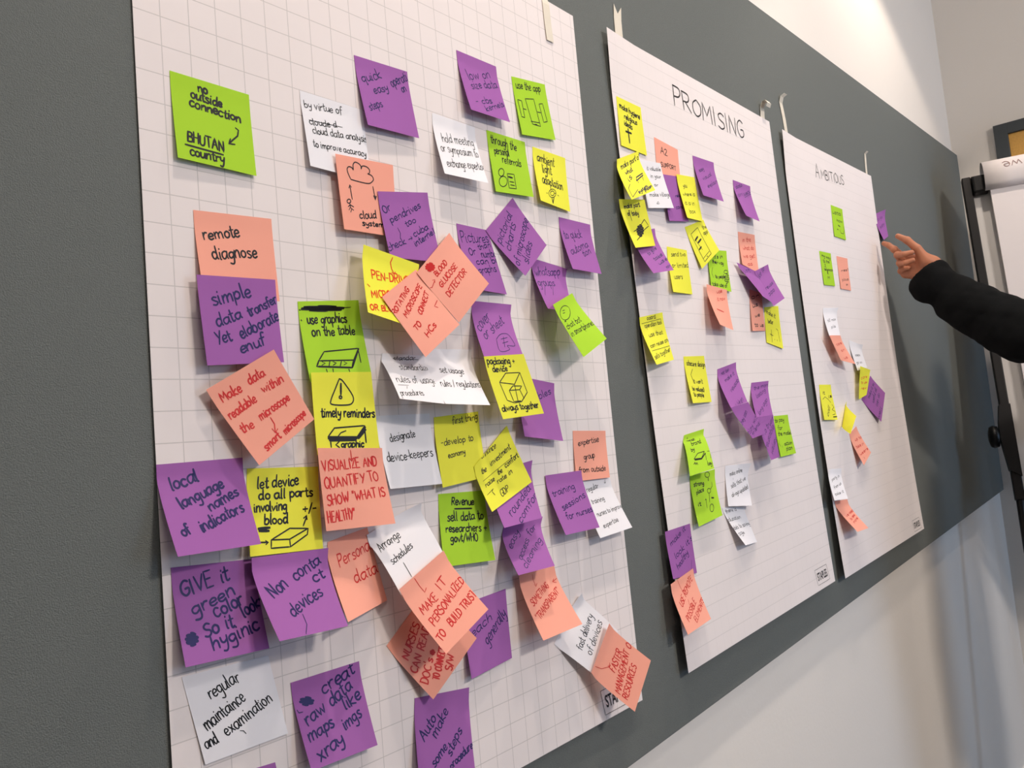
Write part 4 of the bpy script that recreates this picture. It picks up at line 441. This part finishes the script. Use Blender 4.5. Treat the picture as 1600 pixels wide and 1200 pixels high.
def logo(s, q, parent):
    """the printed mark in the corner: the word in heavy condensed capitals inside a thin box; q = corners in sheet coordinates"""
    fr = [q[0], q[1], q[2], q[3], q[0], q[1]]
    vs, fs = [], []
    ribbon(vs, fs, fine_line(fr, .01), lambda u, v: sheet_pt(s, SHEETS[s], u, v), .7, .25, SMM)
    cu = bpy.data.curves.new('mark', 'FONT'); cu.body = 'STAPLES'; cu.size = 1; cu.offset = .018; cu.resolution_u = 3
    tmp = bpy.data.objects.new('mark', cu); COL.objects.link(tmp); dg = bpy.context.evaluated_depsgraph_get(); me = bpy.data.meshes.new_from_object(tmp.evaluated_get(dg))
    xs = [v.co.x for v in me.vertices]; ys = [v.co.y for v in me.vertices]; x0, x1, y0, y1 = min(xs), max(xs), min(ys), max(ys); base = len(vs)
    for v in me.vertices:
        a = .1 + .8 * (v.co.x - x0) / (x1 - x0); b = .24 + .52 * (y1 - v.co.y) / (y1 - y0)
        u = q[0][0] + (q[1][0] - q[0][0]) * a + (q[3][0] - q[0][0]) * b; w = q[0][1] + (q[1][1] - q[0][1]) * a + (q[3][1] - q[0][1]) * b
        p = sheet_pt(s, SHEETS[s], u, w); vs.append(V(p[0], p[1] + .25, p[2]))
    for p in me.polygons: fs.append(tuple(base + i for i in p.vertices))
    bpy.data.objects.remove(tmp); bpy.data.meshes.remove(me)
    o = mesh_obj('printed_mark', vs, fs, MAT['print'], parent); o['label'] = 'black word printed in a thin box'
rng = random.Random(5)
GRID = {1: (25.2, 37.8, srgb(176, 170, 166), .1, .0, .5, .5), 2: (25.2, 37.8, srgb(190, 184, 180), .1, .0, .12, .42), 3: (25.2, 37.8, srgb(196, 190, 186), .1, .0, .06, .3)}
SHEETLAB = {1: 'nearest and largest white squared flip chart sheet, crowded with sticky notes', 2: 'middle white flip chart sheet headed PROMISING', 3: 'farthest white flip chart sheet headed AMBITIOUS'}
LOGO = {1: [(.857, .9607), (.953, .9607), (.962, .993), (.866, .993)], 2: [(.842, .957), (.945, .957), (.957, .989), (.854, .989)], 3: [(.848, .963), (.955, .963), (.965, .993), (.858, .993)]}
for s in (1, 2, 3):
    o = paper_mesh('flip_chart_sheet', lambda u, v: sheet_pt(s, SHEETS[s], u, v), 36, 54, paper('sheet_paper', srgb(244, 235, 232), .12, GRID[s]), .3)
    tag(o, SHEETLAB[s], 'paper sheet', 'flip chart sheets taped to the pin board')
    logo(s, LOGO[s], o)
    if s == 2:
        st = text_strokes('PROMISING', .311, .0735, .776, .072, .052, rng, 945 / 620); sheet_print(s, st, 2.7, 'heading', MAT['pencil'], o, 'dark hand-lettered capitals')
    if s == 3:
        st = text_strokes('A', .29, .079, .338, .078, .05, rng, 945 / 620) + text_strokes('MBITIOUS', .347, .0735, .615, .066, .036, rng, 945 / 620)
        sheet_print(s, st, 2.0, 'heading', MAT['pencil'], o, 'thin grey hand-lettered capitals')

# strips of masking tape holding the sheets: centre line (X, depth, Z) in mm, strip width, fork
def tape(name, pts, width, label, side=(1, 0, 0), fork=False):
    vs, fs = [], []; side = Vector(side); m = len(pts)
    sm = [tuple(map(float, p)) for p in pts]
    for i, p in enumerate(sm):
        w = side * width / 2
        for s in (-1, 1):
            q = Vector(p) + w * s; vs.append(V(q.x, q.y, q.z)); 
    if fork:
        a, b = Vector(sm[0]), Vector(sm[1]); k = a + (b - a) * .6; vs.append(V(k.x, k.y + .1, k.z))
    n = len(vs); vs += [v + Vector((0, .0003, 0)) for v in vs]
    for o_ in (0, n):
        for i in range(m - 1):
            q = [o_ + 2 * i, o_ + 2 * i + 1, o_ + 2 * i + 3, o_ + 2 * i + 2]
            if fork and i == 0: q = [o_ + 0, o_ + n - 1, o_ + 1, o_ + 3, o_ + 2]
            fs.append(tuple(q) if o_ == 0 else tuple(reversed(q)))
    for i in range(m - 1):
        for k in (0, 1): a, b = 2 * i + k, 2 * i + 2 + k; fs.append((a, b, n + b, n + a))
    o = mesh_obj(name, vs, fs, MAT['tape'], None, False); tag(o, label, 'tape', 'strips of masking tape holding the sheets'); return o
tape('tape_strip', [(580, .9, 215), (580, 1.2, 188), (580, 3.2, 178), (579, 3.4, 150), (579, 4, 126)], 15, 'yellowish tape strip at the top right corner of the nearest sheet')
tape('tape_strip', [(774, 2, 237), (771, 1.2, 215), (768, 1.4, 172)], 21, 'forked tape strip above the left corner of the middle sheet', fork=True)
tape('tape_strip', [(1303, 1.2, 150), (1303, 1.4, 176), (1303, 3, 192), (1303, 8, 202), (1303, 14, 203), (1303, 18, 197), (1303, 15, 190)], 20, 'tape strip curling away above the right corner of the middle sheet')
tape('tape_strip', [(1423, 11, 246), (1416, 5, 240), (1415, 1.2, 228), (1422, 1.2, 195), (1426, 1.2, 152)], 17, 'thin tape strip bent at its top, left corner of the farthest sheet')
tape('tape_strip', [(1983, 8, 222), (1981, 1.4, 216), (1976, 1.2, 190), (1970, 1.2, 150)], 14, 'short tape strip above the right corner of the farthest sheet')

# ------------------------------------------------------------------ sticky notes
INKLAB = dict(black='black handwriting', navy='dark blue handwriting', red='red handwriting', orange='orange-red handwriting')
NSIZE = (75., 75.)
for i, (s, colr, label, ink, wid, q, p, peel, lines, draws) in enumerate(NOTES):
    rng = random.Random(i * 7 + 3)
    surf = lambda u, v: note_pt(q, p, peel, u, v)
    o = paper_mesh('sticky_note', surf, 12, 18, MAT[colr], .14)
    tag(o, label, 'sticky note', 'sticky notes on the ' + {1: 'nearest sheet', 2: 'middle sheet', 3: 'farthest sheet', 4: 'pin board'}[s])
    vs, fs = [], []
    for l in lines:
        for st in text_strokes(l[0], *l[1:], rng): ribbon(vs, fs, fine_line(st), surf, wid * rng.uniform(1.05, 1.3), .12, NSIZE)
    if fs: mesh_obj('handwriting', vs, fs, MAT[ink], o)['label'] = INKLAB[ink]
    vs, fs = [], []
    for w_, pts in draws:
        ribbon(vs, fs, fine_line(smooth_line(pts) if len(pts) > 8 else pts), surf, w_, .16, NSIZE)
    if fs: mesh_obj('drawing', vs, fs, MAT[ink], o)['label'] = INKLAB[ink].replace('handwriting', 'pen drawing')

# ------------------------------------------------------------------ flip chart easel by the right-hand wall
phi, lean = R(16.5), R(12)
n0 = Vector((-math.cos(phi), -math.sin(phi), 0)); ew = Vector((math.sin(phi), -math.cos(phi), 0))
eu = Vector((0, 0, math.cos(lean))) - n0 * math.sin(lean); en = eu.cross(ew) * -1
if en.dot(n0) < 0: en = -en
EM = Matrix((ew, en, eu)).transposed().to_4x4(); EM.translation = V(2750, 77, 236)      # local axes: across, out of the face, up the face
L_floor = -(Z0 + .236) / math.cos(lean)
def EP(a, c, b): return EM @ Vector((a, c, b))
t = empty('flip_chart_easel', (EP(.33, 0, L_floor).x, EP(.33, 0, L_floor).y, 0)); tag(t, 'black framed flip chart easel standing before the far wall', 'easel')
inv = Matrix.Translation(-t.location)
def ebox(name, boxes, mat, bevel=.003, parent=t):
    bm = bmesh.new()
    for lo, hi in boxes: box(bm, lo, hi, inv @ EM, bevel)
    return bm_obj(name, bm, mat, parent)
ebox('pole', [((0, -.014, -1.04), (.026, .014, .004))], MAT['blackmetal'])
ebox('pole', [((.664, -.014, -1.04), (.69, .014, .004))], MAT['blackmetal'])
ebox('top_bar', [((.027, -.013, -.016), (.663, .013, .004))], MAT['blackmetal'])
ebox('back_panel', [((.027, -.011, -1.0), (.663, -.003, -.0165))], MAT['panel'], .001)
ebox('pen_tray', [((.027, -.010, -1.035), (.663, .06, -1.01)), ((.027, .052, -1.01), (.663, .06, -.995))], MAT['blackmetal'], .002)
ebox('clamp_bar', [((.0265, -.002, -.062), (.07, .036, -.004)), ((.0705, .0, -.036), (.64, .02, .012)), ((.6405, -.002, -.062), (.6635, .036, -.004))], MAT['blackplastic'], .006)
for a, s in ((0., -1), (.664, 1)):
    # the sliding joint where the lower leg leaves the frame
    bm = bmesh.new(); ks = [(-.002, -.75), (-.010, -.80), (-.013, -.85), (-.002, -.95), (.028, -.97), (.028, -.75)]
    if s > 0: ks = [(.026 - x, z) for x, z in ks]
    f = [bm.verts.new(inv @ EP(a + x, -.018, z)) for x, z in ks]; b = [bm.verts.new(inv @ EP(a + x, .018, z)) for x, z in ks]
    bm.faces.new(f); bm.faces.new(b[::-1])
    for i in range(6): bm.faces.new((f[i], f[(i + 1) % 6], b[(i + 1) % 6], b[i]))
    bm_obj('leg_joint', bm, MAT['blackmetal'], t)
    bm = bmesh.new(); kx = a + (-.006 if s < 0 else .032); zz = -.845
    cyl(bm, inv @ EP(kx, 0, zz), inv @ EP(kx + s * .022, 0, zz), .006); kb = [(-.011, .014), (-.008, .025), (.004, .028), (.014, .024), (.018, .012)]; rings = []
    for dx, r in kb:
        rings.append([bm.verts.new(inv @ EP(kx + s * (.018 + dx), r * 1.25 * math.cos(2 * PI * i / 18), zz + r * 1.25 * math.sin(2 * PI * i / 18))) for i in range(18)])
    for q0, q1 in zip(rings, rings[1:]):
        for i in range(18): bm.faces.new((q0[i], q0[(i + 1) % 18], q1[(i + 1) % 18], q1[i]))
    bm.faces.new(rings[0][::-1]); bm.faces.new(rings[-1]); bm_obj('knob', bm, MAT['blackplastic'], t, True)
    bm = bmesh.new(); p0, p1 = EP(a + .013, 0, -1.03), EP(a + .013 - s * -.02, .0, L_floor + .012); cyl(bm, inv @ p0, inv @ p1, .011, .011, 14); leg = bm_obj('leg', bm, MAT['blackmetal'], t)
    bm = bmesh.new(); cyl(bm, inv @ Vector((p1.x, p1.y, .022)), inv @ Vector((p1.x, p1.y, .0)), .015, .018, 14); bm_obj('rubber_foot', bm, MAT['blackplastic'], leg)
bm = bmesh.new(); p0 = EP(.345, -.02, -.03); p1 = Vector((min(p0.x + .30, XW - .06), p0.y, .0)); cyl(bm, inv @ p0, inv @ p1, .011, .011, 14); bm_obj('leg', bm, MAT['blackmetal'], t)
# the pad hanging from the clamp, its written page thrown back over the top
pt = empty('flip_chart_pad', EP(.36, .03, -.86)); tag(pt, 'white paper pad hanging on the black easel, a page folded over its top', 'paper pad')
inv2 = Matrix.Translation(-pt.location); PAD = paper('pad_paper', srgb(236, 228, 226), .08)
bm = bmesh.new()
box(bm, (.072, .0205, -.86), (.64, .032, -.034), inv2 @ EM, .0015); bm_obj('page_block', bm, PAD, pt)
roll_ = [(-.016, -.30), (-.018, -.06), (-.014, .012), (.006, .034), (.034, .036), (.058, .018), (.066, -.012), (.06, -.042), (.05, -.058), (.034, -.062)]
rp = smooth_line(roll_, 5)
def roll_pt(u, k): c, b = rp[k]; return EP(.058 + .594 * u, c, b)
vs, fs, m = [], [], len(rp)
for off in (0, .0008):
    for k in range(m):
        for i in range(9): vs.append(inv2 @ (roll_pt(i / 8, k) - en * off))
for k in range(m - 1):
    for i in range(8):
        a = k * 9 + i; n = m * 9; fs += [(a, a + 1, a + 10, a + 9), (n + a, n + a + 9, n + a + 10, n + a + 1)]
for k in range(m - 1): a = k * 9; n = m * 9; fs += [(a, a + 9, n + a + 9, n + a), (a + 8, n + a + 8, n + a + 17, a + 17)]
for i in range(8): n = m * 9; e = (m - 1) * 9 + i; fs += [(i, n + i, n + i + 1, i + 1), (e, e + 1, n + e + 1, n + e)]
page = mesh_obj('folded_page', vs, fs, PAD, pt, True)
rng = random.Random(77); vs, fs = [], []
for st in text_strokes('How do we', .46, .30, .085, .33, .2, rng):
    run = []
    for u, v in fine_line(st, .01):
        x = max(0, min(m - 1.001, 18 + v * 26)); k = int(x); fr = x - k; P = roll_pt(u, k).lerp(roll_pt(u, k + 1), fr) + en * .0012 + eu * .0006; run.append(P)
    for i, P in enumerate(run):
        d = (run[min(i + 1, len(run) - 1)] - run[max(i - 1, 0)]).normalized(); sd = d.cross(en).normalized() * .001
        vs += [inv2 @ (P + sd), inv2 @ (P - sd)]
    b0 = len(vs) - 2 * len(run)
    for i in range(len(run) - 1): fs.append((b0 + 2 * i, b0 + 2 * i + 1, b0 + 2 * i + 3, b0 + 2 * i + 2))
mesh_obj('handwriting', vs, fs, plain('faded_brown_ink', srgb(150, 118, 112), .6), page)['label'] = 'faint brown handwriting'

# ------------------------------------------------------------------ the person reaching in: a body grown from tapered limbs
def smin(a, b, k):
    h = np.clip(.5 + .5 * (b - a) / k, 0, 1); return b + (a - b) * h - k * h * (1 - h)
def limb(P, a, b, ra, rb, sq=None):
    a, b = np.array(a), np.array(b); ab = b - a; t = np.clip(((P - a) @ ab) / (ab @ ab), 0, 1)
    q = P - (a + t[..., None] * ab)
    return np.sqrt((q * q).sum(-1)) - (ra + (rb - ra) * t)
def ball(P, c, r):
    q = (P - np.array(c)) / np.array(r); k = np.sqrt((q * q).sum(-1)); return (k - 1) * min(r)
def grow(f, lo, hi, h):
    """mesh the zero level of a distance field with surface nets"""
    lo = np.array(lo); n = np.ceil((np.array(hi) - lo) / h).astype(int) + 1
    G = np.stack(np.meshgrid(*[lo[i] + h * np.arange(n[i]) for i in range(3)], indexing='ij'), -1)
    D = f(G); S = D < 0
    c = [(i, j, k) for i in (0, 1) for j in (0, 1) for k in (0, 1)]
    sl = lambda A, o: A[o[0]:A.shape[0] - 1 + o[0], o[1]:A.shape[1] - 1 + o[1], o[2]:A.shape[2] - 1 + o[2]]
    cnt = sum(sl(S, o).astype(int) for o in c); act = (cnt > 0) & (cnt < 8); idx = -np.ones(act.shape, int); idx[act] = np.arange(act.sum())
    acc = np.zeros(act.shape + (3,)); num = np.zeros(act.shape)
    for a in c:
        for ax in range(3):
            if a[ax]: continue
            b = list(a); b[ax] = 1; da, db = sl(D, a), sl(D, b); x = (da < 0) != (db < 0); t = np.where(x, da / np.where(x, da - db, 1), 0)
            p = np.zeros(act.shape + (3,)); p[...] = np.array(a); p[..., ax] += t; acc += p * x[..., None]; num += x
    ii = np.argwhere(act); vs = lo + h * (ii + acc[act] / num[act][:, None]); fs = []
    for ax in range(3):
        o = [0, 0, 0]; o[ax] = 1; A = S[:S.shape[0] - o[0], :S.shape[1] - o[1], :S.shape[2] - o[2]]; B = S[o[0]:, o[1]:, o[2]:]
        e1, e2 = [(1, 2), (2, 0), (0, 1)][ax]
        for e in np.argwhere(A != B):
            if e[e1] == 0 or e[e2] == 0 or e[e1] >= act.shape[e1] or e[e2] >= act.shape[e2] or e[ax] >= act.shape[ax]: continue
            q = []
            for d1, d2 in ((0, 0), (1, 0), (1, 1), (0, 1)):
                k = e.copy(); k[e1] -= d1; k[e2] -= d2; q.append(int(idx[tuple(k)]))
            if min(q) < 0: continue
            fs.append(tuple(q if A[tuple(e)] else q[::-1]))
    return [tuple(v) for v in vs], fs
HJ = {'wrist': (1.967, -0.1262, 1.7438), 'wrist_low': (1.967, -0.1188, 1.7258), 'forearm': (1.967, -0.1493, 1.7052), 'heel_index': (1.965, -0.1136, 1.7577), 'heel_middle': (1.967, -0.1101, 1.7463), 'heel_ring': (1.969, -0.1068, 1.7357), 'heel_little': (1.969, -0.1039, 1.724), 'index': [(1.969, -0.0659, 1.773), (1.951, -0.0484, 1.7985), (1.955, -0.0352, 1.813), (1.963, -0.0225, 1.8211)], 'middle': [(1.969, -0.0605, 1.7609), (1.933, -0.0587, 1.7808), (1.915, -0.0789, 1.7767), (1.919, -0.0953, 1.7783)], 'ring': [(1.971, -0.0584, 1.7482), (1.937, -0.0604, 1.7603), (1.917, -0.0787, 1.7558), (1.921, -0.0946, 1.7592)], 'little': [(1.971, -0.0612, 1.7335), (1.965, -0.0531, 1.7431), (1.953, -0.0651, 1.7456), (1.951, -0.0747, 1.7452)], 'thumb': [(1.953, -0.1175, 1.7543), (1.945, -0.1028, 1.7885), (1.943, -0.0832, 1.8139), (1.945, -0.0625, 1.8294)], 'elbow': (1.971, -0.3021, 1.545)}
SLEEVE = [((1.969, -0.1134, 1.7286), 0.0408), ((1.969, -0.1204, 1.7012), 0.0533), ((1.969, -0.1492, 1.6731), 0.0451), ((1.969, -0.1774, 1.6439), 0.057), ((1.969, -0.2093, 1.6161), 0.061), ((1.969, -0.2534, 1.582), 0.0647), ((1.969, -0.3024, 1.5449), 0.0652)]

def hand_field(P):
    palm = None
    for k, r in (('index', .0115), ('middle', .0115), ('ring', .011), ('little', .0105)):
        d = limb(P, HJ['heel_' + k], HJ[k][0], .0145, r); palm = d if palm is None else smin(palm, d, .008)
    palm = smin(palm, limb(P, HJ['wrist'], HJ['heel_middle'], .02, .014), .012); palm = smin(palm, limb(P, HJ['wrist_low'], HJ['heel_little'], .019, .014), .012)
    palm = smin(palm, limb(P, HJ['wrist'], HJ['forearm'], .021, .022), .012)
    palm = smin(palm, limb(P, HJ['wrist_low'], HJ['forearm'], .02, .02), .012)
    palm = smin(palm, limb(P, HJ['thumb'][0], HJ['thumb'][1], .0145, .0105), .012)
    palm = smin(palm, limb(P, HJ['thumb'][0], HJ['heel_little'], .012, .0105), .012)
    out = smin(palm, limb(P, HJ['thumb'][1], HJ['thumb'][2], .0098, .0086), .004)
    out = smin(out, smin(limb(P, HJ['thumb'][2], HJ['thumb'][3], .0086, .0068), ball(P, HJ['thumb'][2], (.0092,) * 3), .003), .003)
    for k, s in (('index', 1), ('middle', 1.02), ('ring', .98), ('little', .86)):
        a, b, c, d = HJ[k]
        fin = smin(limb(P, a, b, .0094 * s, .0084 * s), limb(P, b, c, .0082 * s, .0074 * s), .0025)
        fin = smin(fin, limb(P, c, d, .0073 * s, .0062 * s), .002)
        fin = smin(fin, ball(P, b, (.0089 * s,) * 3), .0025)
        out = np.minimum(out, smin(fin, np.maximum(palm, -.004), .003)) if k != 'index' else np.minimum(smin(out, limb(P, a, b, .0094, .0084), .005), fin)
    return out
def wob(P, a, f): return a * (np.sin(P[..., 0] * f + 3 * np.sin(P[..., 2] * f * .6)) * np.sin(P[..., 1] * f * 1.3 + 1.7) * np.cos(P[..., 2] * f * .9 + P[..., 1] * f * .5))
SHO = np.array(V(2300, 650, -340)); CX, CY = SHO[0] - .19, SHO[1] - .02          # right shoulder; the trunk's middle line
ELB = HJ['elbow']; LSH = (CX - .19, CY, SHO[2]); LEL = (CX - .24, CY + .02, SHO[2] - .29); LWR = (CX - .22, CY + .10, SHO[2] - .53)
HEAD = np.array((CX + .01, CY + .045, SHO[2] + .17))
pr = empty('person', (CX, CY, 0)); tag(pr, 'person in a black jacket reaching in from the right to touch a purple note', 'person')
def skin_field(P):
    d = ball(P, HEAD, (.075, .098, .115)); d = smin(d, ball(P, HEAD + (0, .03, -.065), (.056, .062, .06)), .03)
    d = smin(d, limb(P, HEAD + (0, .1, -.005), HEAD + (0, .112, -.03), .008, .013), .012)
    for s in (-1, 1):
        d = smin(d, ball(P, HEAD + (s * .078, -.005, -.015), (.008, .02, .032)), .006); d = -smin(-d, ball(P, HEAD + (s * .032, .1, .012), (.014, .012, .009)), .01)
    d = smin(d, limb(P, HEAD + (0, -.02, -.09), (CX, CY, SHO[2] + .02), .055, .062), .03)
    d = smin(d, limb(P, (CX, CY, SHO[2] - .04), (CX, CY, 1.0), .09, .085), .05)
    for s, a, b, c in ((1, LSH, LEL, LWR),): d = smin(d, limb(P, a, b, .05, .04), .03); d = smin(d, limb(P, b, c, .038, .026), .02)
    d = smin(d, limb(P, SHO, ELB, .05, .038), .03)
    w = np.array(LWR); 
    d = smin(d, limb(P, w, w + (.005, .03, -.08), .024, .032), .015)
    for i, (x, y) in enumerate(((-.02, .06), (-.008, .068), (.008, .066), (.02, .056))): d = smin(d, limb(P, w + (x * .8, .035, -.09), w + (x, y - .02, -.165 + .01 * abs(i - 1)), .01, .008), .004)
    d = smin(d, limb(P, w + (.02, .03, -.05), w + (.035, .06, -.10), .012, .009), .006)
    for s in (-1, 1): d = smin(d, limb(P, (CX + s * .09, CY, .95), (CX + s * .1, CY, .5), .085, .055), .03); d = smin(d, limb(P, (CX + s * .1, CY, .5), (CX + s * .1, CY - .02, .08), .052, .036), .02)
    return d
v1, f1 = grow(hand_field, np.array(HJ['index'][3]) - (.07, .25, .27), np.array(HJ['index'][3]) + (.06, .02, .05), .0017)
v2, f2 = grow(skin_field, (CX - .36, CY - .2, .04), (SHO[0] + .08, ELB[1] + .02, 1.8), .011)
b0 = len(v1); body = mesh_obj('body', v1 + v2, f1 + [tuple(b0 + i for i in f) for f in f2], MAT['skin'], pr, True); body['label'] = 'right hand with its forefinger pointing at the note'
def jacket_field(P):
    d = None
    for a, b in zip(SLEEVE, SLEEVE[1:]):
        e = limb(P, a[0], b[0], a[1], b[1]); d = e if d is None else smin(d, e, .012)
    d = smin(d, limb(P, SLEEVE[-1][0], SHO, SLEEVE[-1][1], .075), .03)
    d = smin(d, limb(P, LSH, LEL, .075, .06), .03); d = smin(d, limb(P, LEL, np.array(LWR), .058, .045), .02)
    tor = limb(P, (CX - .11, CY, SHO[2] - .06), (CX + .11, CY, SHO[2] - .06), .115, .115)
    for s in (-1, 1): tor = smin(tor, limb(P, (CX + s * .09, CY, SHO[2] - .1), (CX + s * .085, CY, .95), .115, .12), .05)
    d = smin(d, tor, .05); d = smin(d, limb(P, (CX, CY, SHO[2] + .02), (CX, CY + .01, SHO[2] + .06), .09, .075), .03)
    d = d + wob(P, .0045, 42) + wob(P, .0022, 95)
    c0 = np.array(SLEEVE[0][0]); ax = c0 - np.array(SLEEVE[2][0]); ax /= np.linalg.norm(ax)
    d = np.where(((P - c0) ** 2).sum(-1) < .15 ** 2, np.maximum(d, (P - c0) @ ax - .006), d)   # cuff edge
    return d
ja = [np.array(s[0]) for s in SLEEVE]
v3, f3 = grow(jacket_field, (CX - .36, CY - .2, .84), (SHO[0] + .12, max(a[1] for a in ja) + .07, max(SHO[2] + .17, ja[0][2] + .07)), .0065)
mesh_obj('jacket', v3, f3, MAT['jacket'], pr, True)
def trouser_field(P):
    d = limb(P, (CX - .07, CY, .93), (CX + .07, CY, .93), .115, .115)
    for s in (-1, 1): d = smin(d, limb(P, (CX + s * .09, CY, .9), (CX + s * .1, CY + .01, .5), .1, .072), .03); d = smin(d, limb(P, (CX + s * .1, CY + .01, .5), (CX + s * .1, CY - .01, .1), .072, .058), .02)
    return d + wob(P, .003, 40)
v4, f4 = grow(trouser_field, (CX - .24, CY - .16, .02), (CX + .24, CY + .16, 1.08), .011); mesh_obj('trousers', v4, f4, MAT['trousers'], pr, True)
for s in (-1, 1):
    fx = CX + s * .1
    v5, f5 = grow(lambda P: np.maximum(smin(ball(P, (fx, CY + .07, .035), (.05, .15, .045)), ball(P, (fx, CY - .02, .06), (.045, .07, .06)), .02), .001 - P[..., 2]), (fx - .08, CY - .14, -.01), (fx + .08, CY + .26, .15), .009); mesh_obj('shoe', v5, f5, MAT['shoe'], pr, True)
    bm = bmesh.new(); bmesh.ops.create_uvsphere(bm, u_segments=12, v_segments=8, radius=.011, matrix=Matrix.Translation(HEAD + np.array((s * .032, .083, .012)))); bm_obj('eye', bm, MAT['eye'], pr, True)
def hair_field(P): return np.maximum(np.maximum(ball(P, HEAD + (0, -.012, .012), (.086, .106, .118)), P[..., 1] - HEAD[1] - .055 - .6 * (P[..., 2] - HEAD[2] - .05)), HEAD[2] - .07 - P[..., 2]) + wob(P, .002, 120)
v6, f6 = grow(hair_field, HEAD - .15, HEAD + .15, .008); mesh_obj('hair', v6, f6, MAT['hair'], pr, True)
for ch in pr.children: ch.matrix_parent_inverse = Matrix.Translation((-CX, -CY, 0))
